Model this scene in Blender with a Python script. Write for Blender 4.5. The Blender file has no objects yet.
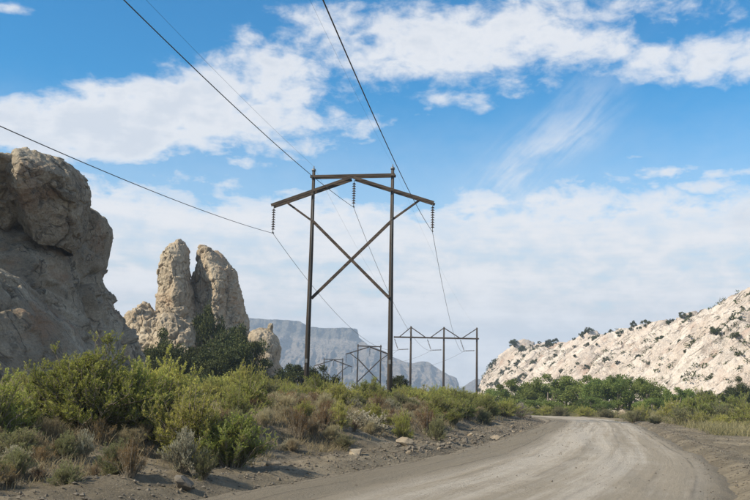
import bpy, math, random
import numpy as np
from mathutils import Matrix, Vector

# ------------------------------------------------------------------ camera, sky, sun
SC = bpy.context.scene
COL = SC.collection
R = math.radians
F_PX, CX, CY = 905.0, 375.0, 250.0            # focal length and centre in photo pixels
PITCH, ROLL, EYE = R(9.1), R(1.2), 1.6

cam_d = bpy.data.cameras.new("camera")
cam = bpy.data.objects.new("camera", cam_d)
COL.objects.link(cam)
cam_d.sensor_fit = 'HORIZONTAL'
cam_d.sensor_width = 36.0
cam_d.lens = F_PX / 750.0 * 36.0
cam_d.clip_start = 0.1
cam_d.clip_end = 20000
CM = Matrix.Rotation(R(90) + PITCH, 4, 'X') @ Matrix.Rotation(ROLL, 4, 'Z')
cam.matrix_world = Matrix.Translation((0, 0, EYE)) @ CM
SC.camera = cam

SUN_AZ, SUN_EL = R(-113), R(38)                # azimuth from +Y towards +X
sd = bpy.data.lights.new("sun", 'SUN')
sun = bpy.data.objects.new("sun", sd)
COL.objects.link(sun)
sd.energy = 5.0
sd.angle = R(1.2)
sd.color = (1.0, 0.90, 0.74)
to_sun = Vector((math.sin(SUN_AZ) * math.cos(SUN_EL), math.cos(SUN_AZ) * math.cos(SUN_EL), math.sin(SUN_EL)))
sun.rotation_euler = to_sun.to_track_quat('Z', 'Y').to_euler()
sun.location = (-60, 0, 80)

SC.view_settings.view_transform = 'Standard'
SC.view_settings.look = 'None'
SC.view_settings.exposure = 0.45
SC.view_settings.gamma = 1.0
SC.cycles.use_denoising = True
SC.cycles.max_bounces = 4
SC.cycles.diffuse_bounces = 2
SC.cycles.transparent_max_bounces = 6
SC.cycles.volume_bounces = 0


class E:
    """shader maths: wraps a node socket (or a number)"""
    tree = None

    def __init__(s, v):
        s.v = v

    @staticmethod
    def n(op, *a, clamp=False):
        nd = E.tree.nodes.new('ShaderNodeMath')
        nd.operation = op
        nd.use_clamp = clamp
        for i, x in enumerate(a):
            x = x.v if isinstance(x, E) else x
            if isinstance(x, (int, float)):
                nd.inputs[i].default_value = x
            else:
                E.tree.links.new(x, nd.inputs[i])
        return E(nd.outputs[0])

    def __add__(s, o): return E.n('ADD', s, o)
    __radd__ = __add__
    def __sub__(s, o): return E.n('SUBTRACT', s, o)
    def __rsub__(s, o): return E.n('SUBTRACT', o, s)
    def __mul__(s, o): return E.n('MULTIPLY', s, o)
    __rmul__ = __mul__
    def __truediv__(s, o): return E.n('DIVIDE', s, o)


def smooth(x, a, b):
    nd = E.tree.nodes.new('ShaderNodeMapRange')
    nd.interpolation_type = 'SMOOTHSTEP'
    E.tree.links.new(x.v, nd.inputs[0])
    nd.inputs[1].default_value, nd.inputs[2].default_value = a, b
    return E(nd.outputs[0])


def noise_node(vec, scale, detail=5, rough=0.55, dist=0.0):
    nd = E.tree.nodes.new('ShaderNodeTexNoise')
    if vec is not None:
        E.tree.links.new(vec, nd.inputs['Vector'])
    nd.inputs['Scale'].default_value = scale
    nd.inputs['Detail'].default_value = detail
    nd.inputs['Roughness'].default_value = rough
    nd.inputs['Distortion'].default_value = dist
    return E(nd.outputs[0])


def combine(x, y, z):
    nd = E.tree.nodes.new('ShaderNodeCombineXYZ')
    for i, v in enumerate((x, y, z)):
        if isinstance(v, E):
            E.tree.links.new(v.v, nd.inputs[i])
        else:
            nd.inputs[i].default_value = v
    return nd.outputs[0]


def mixcol(f, a, b):
    nd = E.tree.nodes.new('ShaderNodeMix')
    nd.data_type = 'RGBA'
    ins = [nd.inputs[0], nd.inputs[6], nd.inputs[7]]
    for i, v in zip(ins, (f, a, b)):
        if isinstance(v, E):
            v = v.v
        if isinstance(v, (int, float)):
            i.default_value = v
        elif isinstance(v, tuple):
            i.default_value = (*v, 1.0) if len(v) == 3 else v
        else:
            E.tree.links.new(v, i)
    return nd.outputs[2]


world = bpy.data.worlds.new("World")
SC.world = world
world.use_nodes = True
world.cycles.sampling_method = 'NONE'
wt = world.node_tree
wt.nodes.clear()
E.tree = wt
sky = wt.nodes.new('ShaderNodeTexSky')
sky.sky_type = 'NISHITA'
sky.sun_disc = False
sky.sun_elevation = SUN_EL
sky.sun_rotation = SUN_AZ
sky.altitude = 1500
sky.air_density = 1.0
sky.dust_density = 0.6
sky.ozone_density = 2.0
tc = wt.nodes.new('ShaderNodeTexCoord')
sep = wt.nodes.new('ShaderNodeSeparateXYZ')
wt.links.new(tc.outputs['Generated'], sep.inputs[0])
dx, dy, dz = (E(o) for o in sep.outputs)
az = E.n('ARCTAN2', dx, dy)                              # bearing from straight ahead
el = E.n('ARCSINE', E.n('MINIMUM', E.n('MAXIMUM', dz, -1.0), 1.0))
azd, eld = az * (180 / math.pi), el * (180 / math.pi)    # degrees
# clouds seen in perspective: a flat layer overhead
den = E.n('MAXIMUM', dz, 0.0) + 0.11
lx, ly = dx / den, dy / den
layer = combine(lx, ly, 0.0)
n_big = noise_node(layer, 0.9, 2, 0.5)
n_mid = noise_node(layer, 2.6, 7, 0.60, 0.25)
n_fine = noise_node(combine(azd * 0.50, eld * 0.85, 3.1), 1.0, 9, 0.6, 0.25)
n_warp = noise_node(combine(azd * 0.11, eld * 0.2, 7.7), 1.0, 3, 0.5)
n_warp2 = noise_node(combine(azd * 0.11, eld * 0.2, 17.3), 1.0, 3, 0.5)
wa = azd + (n_warp - 0.5) * 5.0
we = eld + (n_warp2 - 0.5) * 2.6


def bank(a0, e0, ra, re, tilt=0.0, x=None, y=None):
    """a long soft cloud bank at a bearing / height in the sky (degrees)"""
    x = (x or wa) - a0
    y = (y or we) - e0
    c, s = math.cos(R(tilt)), math.sin(R(tilt))
    u = (x * c + y * s) * (1.0 / ra)
    v = (y * c - x * s) * (1.0 / re)
    return E.n('EXPONENT', (u * u + v * v) * -1.0)


def PX(px, py):      # photo pixel -> degrees of bearing and height (reading helper)
    xr = (px - CX) / F_PX
    yr = (CY - py) / F_PX
    c, s = math.cos(ROLL), math.sin(ROLL)
    d = CM.to_3x3() @ Vector((xr, yr, -1)).normalized()
    return math.degrees(math.atan2(d.x, d.y)), math.degrees(math.asin(d.z))


D = 905 * math.pi / 180    # about 15.8 photo pixels to a degree
field = None
for (px, py, rx, ry, tilt, amp) in [
        (40, 128, 170, 40, 2, 0.95), (150, 118, 120, 42, 4, 0.8), (260, 88, 170, 50, 8, 0.75),
        (360, 130, 110, 34, 0, 0.55), (370, 40, 160, 40, 6, 0.45), (470, 52, 130, 28, 4, 0.6),
        (590, 48, 160, 30, -4, 0.78), (720, 55, 90, 24, 0, 0.7), (600, 5, 170, 14, 0, 0.35),
        (5, 10, 30, 8, 0, 0.8), (235, 166, 18, 5, 4, 0.7), (742, 214, 30, 17, 0, 1.5),
        (300, 10, 60, 16, 0, 0.5), (670, 178, 130, 9, 3, 0.8), (700, 192, 90, 6, 3, 0.7),
        (660, 155, 35, 6, 6, 0.7), (460, 95, 40, 10, 0, 0.5)]:
    a, e = PX(px, py)
    t = bank(a, e, rx / D, ry / D, tilt) * amp
    field = t if field is None else field + t
# clear gaps between the banks
for (px, py, rx, ry, tilt, amp) in [(60, 60, 150, 26, 8, 0.5), (120, 15, 110, 20, 0, 0.4), (560, 130, 260, 34, 0, 0.55),
                                    (220, 182, 260, 14, 0, 0.35), (390, 178, 60, 20, 0, 0.3)]:
    a, e = PX(px, py)
    field = field - bank(a, e, rx / D, ry / D, tilt) * amp
# low bank of cumulus and haze all round the horizon
low = smooth(we + (n_mid - 0.5) * 4.0 + (n_fine - 0.5) * 5.0, 13.4, 11.2)
# broken cloud over the rest of the sky
away = smooth(eld, 25.0, 34.0) * 0.8 + smooth(E.n('ABSOLUTE', azd), 26.0, 40.0) * smooth(eld, 12.0, 17.0) * 0.75
field = field + away * smooth(n_big, 0.35, 0.75)
puffs = field * 0.80 + (n_mid - 0.5) * 2.0 + (n_fine - 0.5) * 1.6
m_puff = smooth(puffs, 0.20, 0.98)
streakh = noise_node(combine(azd * 0.07, eld * 0.55, 4.2), 1.6, 6, 0.6)
# thin streaked cirrus
ca, ce = PX(545, 155)
c1 = bank(ca, ce, 92 / D, 30 / D, 40, azd + (n_warp - 0.5) * 6.0, eld + (n_warp2 - 0.5) * 3.0)
cs, sn = math.cos(R(42)), math.sin(R(42))
streak = noise_node(combine((azd * cs + eld * sn) * 0.16, (eld * cs - azd * sn) * 0.8, 1.7), 1.0, 7, 0.62, 0.3)
m_cir = c1 * smooth(streak + (n_fine - 0.5) * 0.5, 0.28, 0.74) * 0.62
veil = smooth(eld + (n_fine - 0.5) * 3.0, 19.5, 10.5) * 0.36
mask = E.n('MAXIMUM', E.n('MAXIMUM', m_puff * 0.94, E.n('MAXIMUM', veil, low * smooth(n_fine * 0.5 + streakh * 0.5 + smooth(eld, 8.0, 2.0) * 0.2, 0.28, 0.58) * 0.28 + low * 0.72)), m_cir + veil)
# cloud colour: bright tops, greyer thick parts
thick = smooth(puffs * 0.6 + (n_mid - 0.5) * 1.0 + (n_fine - 0.5) * 0.5, 0.45, 1.0)
c_cloud = mixcol(thick, (5.7, 5.75, 5.9), (4.7, 4.95, 5.35))
c_low = mixcol(smooth(streakh * 0.5 + n_fine * 0.5, 0.38, 0.64), (4.8, 4.92, 5.1), (6.1, 6.02, 6.02))
c_all = mixcol(low * smooth(eld, 12.5, 7.0), c_cloud, c_low)
sky_tint = wt.nodes.new('ShaderNodeMix')
sky_tint.data_type = 'RGBA'
sky_tint.blend_type = 'MULTIPLY'
sky_tint.inputs[0].default_value = 1.0
hs = wt.nodes.new('ShaderNodeHueSaturation')
hs.inputs['Saturation'].default_value = 1.35
wt.links.new(sky.outputs[0], hs.inputs['Color'])
wt.links.new(hs.outputs[0], sky_tint.inputs[6])
sky_tint.inputs[7].default_value = (0.26, 1.20, 1.16, 1)
fin = mixcol(mask, sky_tint.outputs[2], c_all)
bg = wt.nodes.new('ShaderNodeBackground')
bg.inputs[1].default_value = 0.115
wt.links.new(fin, bg.inputs[0])
wo = wt.nodes.new('ShaderNodeOutputWorld')
wt.links.new(bg.outputs[0], wo.inputs[0])

# ------------------------------------------------------------------ numpy noise and mesh helpers
_rs = np.random.RandomState(11)
_perm = _rs.permutation(256)
_perm = np.concatenate([_perm, _perm, _perm])
_g = _rs.normal(size=(256, 3))
_g /= np.linalg.norm(_g, axis=1)[:, None]


def pnoise(p):
    p = np.asarray(p, float)
    i = np.floor(p).astype(int)
    f = p - i
    u = f * f * f * (f * (f * 6 - 15) + 10)
    i &= 255
    out = 0
    for a in (0, 1):
        wx = u[:, 0] if a else 1 - u[:, 0]
        for b in (0, 1):
            wy = u[:, 1] if b else 1 - u[:, 1]
            for c in (0, 1):
                wz = u[:, 2] if c else 1 - u[:, 2]
                h = _perm[_perm[_perm[(i[:, 0] + a) & 255] + ((i[:, 1] + b) & 255)] + ((i[:, 2] + c) & 255)]
                gr = _g[h]
                d = gr[:, 0] * (f[:, 0] - a) + gr[:, 1] * (f[:, 1] - b) + gr[:, 2] * (f[:, 2] - c)
                out = out + wx * wy * wz * d
    return out * 1.6


def fbm(p, oct=5, gain=0.5, lac=2.03):
    a, s, out = 1.0, 1.0, 0
    for k in range(oct):
        out = out + a * pnoise(p * s + 17.3 * k)
        a *= gain
        s *= lac
    return out


def ridged(p, oct=4, gain=0.5):
    a, s, out = 1.0, 1.0, 0
    for k in range(oct):
        out = out + a * (1 - 2 * np.abs(pnoise(p * s + 9.1 * k)))
        a *= gain
        s *= 2.07
    return out


_g2 = _rs.normal(size=(256, 3))


def voro(p):
    """F1, F2-F1, a random value per cell and a random tilt of each cell's face"""
    p = np.asarray(p, float)
    i = np.floor(p).astype(int)
    f1 = np.full(len(p), 9.0)
    f2 = np.full(len(p), 9.0)
    cid = np.zeros(len(p), int)
    ctr = np.zeros_like(p)
    for a in (-1, 0, 1):
        for b in (-1, 0, 1):
            for c in (-1, 0, 1):
                j = i + np.array([a, b, c])
                h = _perm[_perm[_perm[j[:, 0] & 255] + (j[:, 1] & 255)] + (j[:, 2] & 255)]
                q = j + 0.5 + 0.45 * _g[h]
                d = np.sqrt(((p - q) ** 2).sum(1))
                near = d < f1
                f2 = np.where(near, f1, np.minimum(f2, d))
                cid = np.where(near, h, cid)
                ctr = np.where(near[:, None], q, ctr)
                f1 = np.where(near, d, f1)
    tilt = ((p - ctr) * _g2[cid]).sum(1)
    return tilt, f2 - f1, cid / 255.0


def ss(x, a, b):
    t = np.clip((np.asarray(x, float) - a) / (b - a), 0, 1)
    return t * t * (3 - 2 * t)


def mesh_np(name, V, Fq, mat=None, smooth_shade=False, attrs=None, uv=None):
    """V (n,3), Fq list of face index arrays (each (m,k))"""
    if not isinstance(Fq, (list, tuple)):
        Fq = [Fq]
    me = bpy.data.meshes.new(name)
    V = np.asarray(V, np.float32)
    me.vertices.add(len(V))
    me.vertices.foreach_set("co", V.ravel())
    loops = np.concatenate([f.ravel() for f in Fq]).astype(np.int32)
    tot = np.concatenate([np.full(len(f), f.shape[1]) for f in Fq]).astype(np.int32)
    start = np.concatenate([[0], np.cumsum(tot)[:-1]]).astype(np.int32)
    me.loops.add(len(loops))
    me.loops.foreach_set("vertex_index", loops)
    me.polygons.add(len(tot))
    me.polygons.foreach_set("loop_start", start)
    if smooth_shade:
        me.polygons.foreach_set("use_smooth", np.ones(len(tot), bool))
    else:
        me.polygons.foreach_set("use_smooth", np.zeros(len(tot), bool))
    for k, v in (attrs or {}).items():
        at_ = me.attributes.new(k, 'FLOAT', 'POINT')
        at_.data.foreach_set("value", np.asarray(v, np.float32))
    if uv is not None:
        l = me.uv_layers.new(name="UVMap")
        l.data.foreach_set("uv", np.asarray(uv, np.float32)[loops].ravel())
    me.update(calc_edges=True)
    me.validate()
    if mat is not None:
        me.materials.append(mat)
    return me


def link(name, me, parent=None, label=None, cat=None, group=None, kind=None):
    o = bpy.data.objects.new(name, me)
    COL.objects.link(o)
    if parent is not None:
        o.parent = parent
    for k, v in (("label", label), ("category", cat), ("group", group), ("kind", kind)):
        if v:
            o[k] = v
    return o


def copy_tree(o, parent=None):
    c = o.copy()
    COL.objects.link(c)
    if parent is not None:
        c.parent = parent
    for ch in list(o.children):
        copy_tree(ch, c)
    return c


def grid_faces(nu, nv, wrap=False):
    i = np.arange(nu if wrap else nu - 1)
    j = np.arange(nv - 1)
    I, J = np.meshgrid(i, j, indexing='ij')
    I2 = (I + 1) % nu
    return np.stack([I * nv + J, I2 * nv + J, I2 * nv + J + 1, I * nv + J + 1], -1).reshape(-1, 4)


def ray(px, py):
    d = CM.to_3x3() @ Vector(((px - CX) / F_PX, (CY - py) / F_PX, -1))
    return d


def at(px, py, Y):
    """the world point a photo pixel shows if it stands Y metres ahead"""
    d = ray(px, py)
    return Vector((0, 0, EYE)) + d * (Y / d.y)


# ------------------------------------------------------------------ materials
def new_mat(name):
    m = bpy.data.materials.new(name)
    m.use_nodes = True
    t = m.node_tree
    t.nodes.clear()
    E.tree = t
    out = t.nodes.new('ShaderNodeOutputMaterial')
    p = t.nodes.new('ShaderNodeBsdfPrincipled')
    p.inputs['Roughness'].default_value = 0.9
    p.inputs['Specular IOR Level'].default_value = 0.15
    t.links.new(p.outputs[0], out.inputs[0])
    return m, t, p, out


def objco(t, scale=(1, 1, 1), rot=(0, 0, 0), world_space=False):
    if world_space:
        g = t.nodes.new('ShaderNodeNewGeometry')
        src = g.outputs['Position']
    else:
        src = t.nodes.new('ShaderNodeTexCoord').outputs['Object']
    mp = t.nodes.new('ShaderNodeMapping')
    mp.inputs['Scale'].default_value = scale
    mp.inputs['Rotation'].default_value = rot
    t.links.new(src, mp.inputs[0])
    return mp.outputs[0]


def bump(t, p, h, strength, dist):
    b = t.nodes.new('ShaderNodeBump')
    b.inputs['Strength'].default_value = strength
    b.inputs['Distance'].default_value = dist
    t.links.new(h.v if isinstance(h, E) else h, b.inputs['Height'])
    t.links.new(b.outputs[0], p.inputs['Normal'])


def rock_mat(name, c1, c2, dark, red, scale=1.0, red_amt=0.5, dark_amt=0.6, streak=(1, 1, 0.3), bumpd=0.15, rot=(0, 0, 0), axes=None, fine_dark=0.35, lines=0.0):
    m, t, p, out = new_mat(name)
    w = objco(t, world_space=True)
    st = objco(t, streak, rot, world_space=True)
    if axes:
        dots = []
        for ax_, k_ in zip(axes, streak):
            vm = t.nodes.new('ShaderNodeVectorMath'); vm.operation = 'DOT_PRODUCT'
            t.links.new(w, vm.inputs[0])
            L_ = math.sqrt(sum(c_ * c_ for c_ in ax_))
            vm.inputs[1].default_value = [c_ / L_ * k_ for c_ in ax_]
            dots.append(E(vm.outputs['Value']))
        st = combine(*dots)
    n1 = noise_node(w, 0.25 * scale, 6, 0.6)
    n2 = noise_node(w, 1.6 * scale, 8, 0.65)
    n3 = noise_node(st, 0.55 * scale, 6, 0.6, 0.4)
    n4 = noise_node(w, 0.33 * scale, 4, 0.6, 0.5)
    n5 = noise_node(w, 9.0 * scale, 5, 0.7)
    c = mixcol(smooth(n1 + (n2 - 0.5) * 0.7, 0.35, 0.68), c1, c2)
    c = mixcol(smooth(n4, 0.53, 0.72) * red_amt, c, red)
    c = mixcol(smooth(n3 + (n2 - 0.5) * 0.6, 0.52, 0.74) * dark_amt, c, dark)
    c = mixcol(smooth(n5 + (n2 - 0.5) * 0.5, 0.42, 0.68) * fine_dark, c, dark)
    nl = noise_node(st, 0.75 * scale, 4, 0.5, 0.5)
    nm = noise_node(w, 0.5 * scale, 3, 0.5)
    crk = smooth(E.n('ABSOLUTE', nl - 0.5), 0.020, 0.004) * smooth(nm, 0.42, 0.56)
    c = mixcol(crk * lines, c, dark)
    t.links.new(c, p.inputs['Base Color'])
    bump(t, p, n2 * 1.0 + n5 * 0.35 + n3 * 0.5 - crk * (0.6 * lines), 0.8, bumpd / scale ** 0.5)
    return m


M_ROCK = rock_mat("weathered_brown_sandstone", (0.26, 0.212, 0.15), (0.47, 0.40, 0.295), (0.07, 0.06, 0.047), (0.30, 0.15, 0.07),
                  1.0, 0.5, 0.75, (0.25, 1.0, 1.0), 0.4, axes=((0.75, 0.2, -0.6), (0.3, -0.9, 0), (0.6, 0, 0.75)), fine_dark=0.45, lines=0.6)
M_SPIRE = rock_mat("tan_spire_sandstone", (0.41, 0.325, 0.225), (0.52, 0.435, 0.315), (0.18, 0.145, 0.10), (0.43, 0.265, 0.15),
                   0.8, 0.6, 0.6, (1, 1, 0.25), 0.4, lines=0.7)
M_CLIFF = rock_mat("pale_slickrock", (0.60, 0.505, 0.42), (0.74, 0.655, 0.565), (0.25, 0.205, 0.165), (0.47, 0.335, 0.26),
                   0.32, 0.85, 0.85, (1.0, 0.10, 1.0), 0.8, axes=((0.1, 0.98, 0.12), (-0.75, 0.15, -0.64), (-0.64, 0, 0.75)), fine_dark=0.15, lines=0.55)
M_STONE = rock_mat("pale_road_stone", (0.27, 0.215, 0.15), (0.36, 0.30, 0.215), (0.13, 0.105, 0.075), (0.34, 0.22, 0.13),
                   6.0, 0.3, 0.4, (1, 1, 1), 0.06)
M_RUBBLE = rock_mat("dark_rubble_stone", (0.13, 0.11, 0.085), (0.21, 0.18, 0.14), (0.075, 0.065, 0.05), (0.2, 0.145, 0.095),
                    6.0, 0.3, 0.5, (1, 1, 1), 0.05)
M_MESA = rock_mat("mesa_shale", (0.33, 0.265, 0.205), (0.48, 0.405, 0.32), (0.09, 0.085, 0.065), (0.36, 0.22, 0.15),
                  0.045, 0.4, 1.0, (0.5, 0.5, 1.6), 16.0)

# pale banded mesa shale with scrub specks; cap cliffs' shade painted in by height
E.tree = M_MESA.node_tree
t = M_MESA.node_tree
pm = next(n_ for n_ in t.nodes if n_.type == 'BSDF_PRINCIPLED')
src = pm.inputs['Base Color'].links[0].from_socket
gp = t.nodes.new('ShaderNodeNewGeometry')
sx = t.nodes.new('ShaderNodeSeparateXYZ')
t.links.new(gp.outputs['Position'], sx.inputs[0])
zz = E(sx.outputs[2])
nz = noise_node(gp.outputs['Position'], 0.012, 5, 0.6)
beds = noise_node(combine(E(sx.outputs[0]) * 0.0015, E(sx.outputs[1]) * 0.0015, zz * 0.09), 1.0, 4, 0.7)
specks = noise_node(gp.outputs['Position'], 0.11, 3, 0.6)
c = mixcol(smooth(beds, 0.42, 0.6) * 0.55, src, (0.50, 0.41, 0.33))
c = mixcol(smooth(specks, 0.55, 0.66) * 0.75, c, (0.07, 0.075, 0.05))
c = mixcol(smooth(zz + (nz - 0.5) * 30.0, 118.0, 132.0) * 0.65, c, (0.13, 0.125, 0.10))  # shade of the cap cliffs, put into the colour
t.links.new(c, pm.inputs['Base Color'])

# soil of the banks and flats
M_SOIL, t, p, _o = new_mat("brown_desert_soil")
w = objco(t, world_space=True)
n1 = noise_node(w, 0.35, 6, 0.6)
n2 = noise_node(w, 3.0, 8, 0.65)
n3 = noise_node(w, 22.0, 6, 0.7)
n4 = noise_node(w, 1.1, 5, 0.6, 0.8)
c = mixcol(smooth(n1 + (n2 - 0.5) * 0.5, 0.38, 0.66), (0.125, 0.102, 0.068), (0.225, 0.185, 0.125))
c = mixcol(smooth(n4, 0.5, 0.68) * 0.55, c, (0.12, 0.10, 0.07))
c = mixcol(smooth(n3, 0.48, 0.72) * 0.5, c, (0.28, 0.225, 0.155))
c = mixcol(smooth(n3, 0.44, 0.3) * 0.6, c, (0.085, 0.07, 0.05))
t.links.new(c, p.inputs['Base Color'])
bump(t, p, n2 * 1.0 + n3 * 0.4, 1.0, 0.07)

# graded dirt road: pale dust packed in the wheel lanes, looser brown grit between
M_ROAD, t, p, _o = new_mat("pale_dirt_road")
uvn = t.nodes.new('ShaderNodeUVMap')
uvn.uv_map = "UVMap"
sp = t.nodes.new('ShaderNodeSeparateXYZ')
t.links.new(uvn.outputs[0], sp.inputs[0])
us, vs = E(sp.outputs[0]), E(sp.outputs[1])
w = objco(t, world_space=True)
wob = (noise_node(w, 0.06, 2, 0.5) - 0.5) * 1.0
lane = noise_node(combine(us * 0.02, vs * 2.2 + wob, 0.0), 1.0, 4, 0.62, 0.05)
lane2 = noise_node(combine(us * 0.06, vs * 9.0 + wob * 2.0, 4.0), 1.0, 5, 0.65)
blot = noise_node(w, 0.8, 6, 0.62)
fine = noise_node(w, 14.0, 7, 0.72)
grit = noise_node(w, 55.0, 4, 0.7)
c = mixcol(smooth(lane + (blot - 0.5) * 0.35 + (lane2 - 0.5) * 0.8 + (fine - 0.5) * 0.5, 0.36, 0.64), (0.30, 0.253, 0.188), (0.44, 0.385, 0.312))
edge = smooth(E.n('ABSOLUTE', vs - 0.2) + (lane - 0.5) * 0.5 + (lane2 - 0.5) * 0.3, 0.48, 0.78)
c = mixcol(edge * 0.85, c, (0.18, 0.15, 0.105))
ruts = None
vw = vs + (noise_node(combine(us * 0.05, 0.0, 2.0), 1.0, 2, 0.5) - 0.5) * 0.10
for v0, wd_, am_ in ((-0.86, 0.014, 1.0), (-0.70, 0.010, 0.9), (-0.52, 0.012, 0.7), (-0.30, 0.016, 0.5), (0.02, 0.02, 0.45), (0.34, 0.018, 0.45), (0.58, 0.014, 0.5), (0.80, 0.012, 0.8)):
    q_ = (vw - v0) * (1.0 / wd_)
    r_ = E.n('EXPONENT', q_ * q_ * -1.0) * am_ * smooth(noise_node(combine(us * 0.22, v0 * 9.0, 0.0), 1.0, 4, 0.6), 0.38, 0.6)
    ruts = r_ if ruts is None else ruts + r_
c = mixcol(E.n('MINIMUM', ruts * (0.35 + fine), 1.0) * 0.75, c, (0.12, 0.098, 0.07))
c = mixcol(smooth(fine, 0.50, 0.66) * 0.45, c, (0.16, 0.13, 0.09))
c = mixcol(smooth(grit, 0.56, 0.70) * 0.45, c, (0.48, 0.43, 0.36))
t.links.new(c, p.inputs['Base Color'])
bump(t, p, lane2 * 0.8 + fine * 0.8 + grit * 0.3 + blot * 0.3 - ruts * 0.5, 1.0, 0.06)


def leaf_mat(name, base, tip, dry, dry_amt=0.25, transl=0.48):
    """colour runs from older leaves to the young tips of each twig (attribute 'tip'); 'rnd' differs leaf by leaf"""
    m, t, p, out = new_mat(name)
    a1 = t.nodes.new('ShaderNodeAttribute'); a1.attribute_name = 'tip'
    a2 = t.nodes.new('ShaderNodeAttribute'); a2.attribute_name = 'rnd'
    oi = t.nodes.new('ShaderNodeObjectInfo')
    tip_, rnd, orn = E(a1.outputs['Fac']), E(a2.outputs['Fac']), E(oi.outputs['Random'])
    c = mixcol(E.n('ADD', tip_ * 0.85, (rnd - 0.5) * 0.5, clamp=True), base, tip)
    c = mixcol(smooth(rnd + (orn - 0.5) * 0.5, 1.0 - dry_amt, 1.15) * 0.9, c, dry)
    hsv = t.nodes.new('ShaderNodeHueSaturation')
    E.tree.links.new((0.485 + orn * 0.03).v, hsv.inputs['Hue'])
    E.tree.links.new((0.78 + E.n('FRACT', orn * 7.3) * 0.44).v, hsv.inputs['Value'])
    t.links.new(c, hsv.inputs['Color'])
    t.links.new(hsv.outputs[0], p.inputs['Base Color'])
    p.inputs['Roughness'].default_value = 0.65
    tr = t.nodes.new('ShaderNodeBsdfTranslucent')
    t.links.new(hsv.outputs[0], tr.inputs[0])
    mx = t.nodes.new('ShaderNodeMixShader')
    mx.inputs[0].default_value = transl
    t.links.new(p.outputs[0], mx.inputs[1])
    t.links.new(tr.outputs[0], mx.inputs[2])
    t.links.new(mx.outputs[0], out.inputs[0])
    return m


L_GREEN = leaf_mat("feathery_green_leaf", (0.125, 0.16, 0.028), (0.43, 0.45, 0.105), (0.24, 0.17, 0.06), 0.15)
L_YELLOW = leaf_mat("rabbitbrush_leaf", (0.21, 0.235, 0.045), (0.60, 0.58, 0.15), (0.32, 0.21, 0.07), 0.25)
L_SAGE = leaf_mat("silver_sage_leaf", (0.21, 0.20, 0.12), (0.56, 0.51, 0.37), (0.36, 0.31, 0.22), 0.3, 0.2)
L_OLIVE = leaf_mat("olive_scrub_leaf", (0.14, 0.15, 0.065), (0.33, 0.32, 0.14), (0.22, 0.16, 0.08), 0.25)
L_RUST = leaf_mat("rust_weed_leaf", (0.17, 0.115, 0.05), (0.33, 0.20, 0.08), (0.36, 0.27, 0.14), 0.35)
L_DRY = leaf_mat("dry_grass_blade", (0.27, 0.22, 0.115), (0.50, 0.42, 0.25), (0.52, 0.45, 0.30), 0.3)
L_GRASS = leaf_mat("verge_grass_blade", (0.20, 0.175, 0.08), (0.40, 0.335, 0.18), (0.46, 0.38, 0.22), 0.3)
L_COTTON = leaf_mat("broad_green_leaf", (0.09, 0.13, 0.032), (0.29, 0.34, 0.095), (0.20, 0.2, 0.06), 0.12)
L_JUNI = leaf_mat("juniper_leaf", (0.030, 0.040, 0.013), (0.085, 0.095, 0.03), (0.11, 0.10, 0.04), 0.12, 0.15)
L_TWIG = leaf_mat("grey_dead_twig", (0.22, 0.19, 0.15), (0.34, 0.31, 0.26), (0.3, 0.25, 0.18), 0.2, 0.0)

M_STEM, t, p, _o = new_mat("shrub_stem_bark")
n = noise_node(objco(t), 12.0, 4)
t.links.new(mixcol(n, (0.16, 0.13, 0.09), (0.33, 0.28, 0.21)), p.inputs['Base Color'])
M_BARK, t, p, _o = new_mat("grey_tree_bark")
n = noise_node(objco(t, (4, 4, 0.8)), 3.0, 5)
t.links.new(mixcol(n, (0.10, 0.08, 0.06), (0.26, 0.22, 0.18)), p.inputs['Base Color'])
bump(t, p, n, 0.8, 0.05)

M_WOOD, t, p, _o = new_mat("weathered_pole_wood")
n = noise_node(objco(t, (9, 9, 0.35)), 1.0, 6, 0.65)
n2 = noise_node(objco(t, (1, 1, 0.3)), 0.6, 4, 0.5)
c = mixcol(smooth(n, 0.3, 0.7), (0.026, 0.021, 0.017), (0.075, 0.06, 0.047))
c = mixcol(smooth(n2, 0.5, 0.75) * 0.4, c, (0.11, 0.09, 0.072))
t.links.new(c, p.inputs['Base Color'])
bump(t, p, n, 0.6, 0.02)
M_BEAM, t, p, _o = new_mat("sawn_timber_beam")
n = noise_node(objco(t, (0.5, 6, 6)), 1.5, 6, 0.65)
t.links.new(mixcol(smooth(n, 0.3, 0.7), (0.035, 0.026, 0.02), (0.105, 0.08, 0.06)), p.inputs['Base Color'])
bump(t, p, n, 0.5, 0.015)
M_METAL, t, p, _o = new_mat("galvanised_steel")
n = noise_node(objco(t), 20.0, 4)
t.links.new(mixcol(n, (0.14, 0.14, 0.14), (0.26, 0.26, 0.25)), p.inputs['Base Color'])
p.inputs['Metallic'].default_value = 0.6
p.inputs['Roughness'].default_value = 0.55
M_PORC, t, p, _o = new_mat("brown_glazed_porcelain")
n = noise_node(objco(t), 15.0, 3)
t.links.new(mixcol(n, (0.05, 0.035, 0.03), (0.085, 0.06, 0.05)), p.inputs['Base Color'])
p.inputs['Roughness'].default_value = 0.3
p.inputs['Specular IOR Level'].default_value = 0.5
M_WIRE, t, p, _o = new_mat("dark_aluminium_wire")
n = noise_node(objco(t), 3.0, 3)
t.links.new(mixcol(n, (0.05, 0.05, 0.052), (0.10, 0.10, 0.10)), p.inputs['Base Color'])
p.inputs['Roughness'].default_value = 0.6

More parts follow.
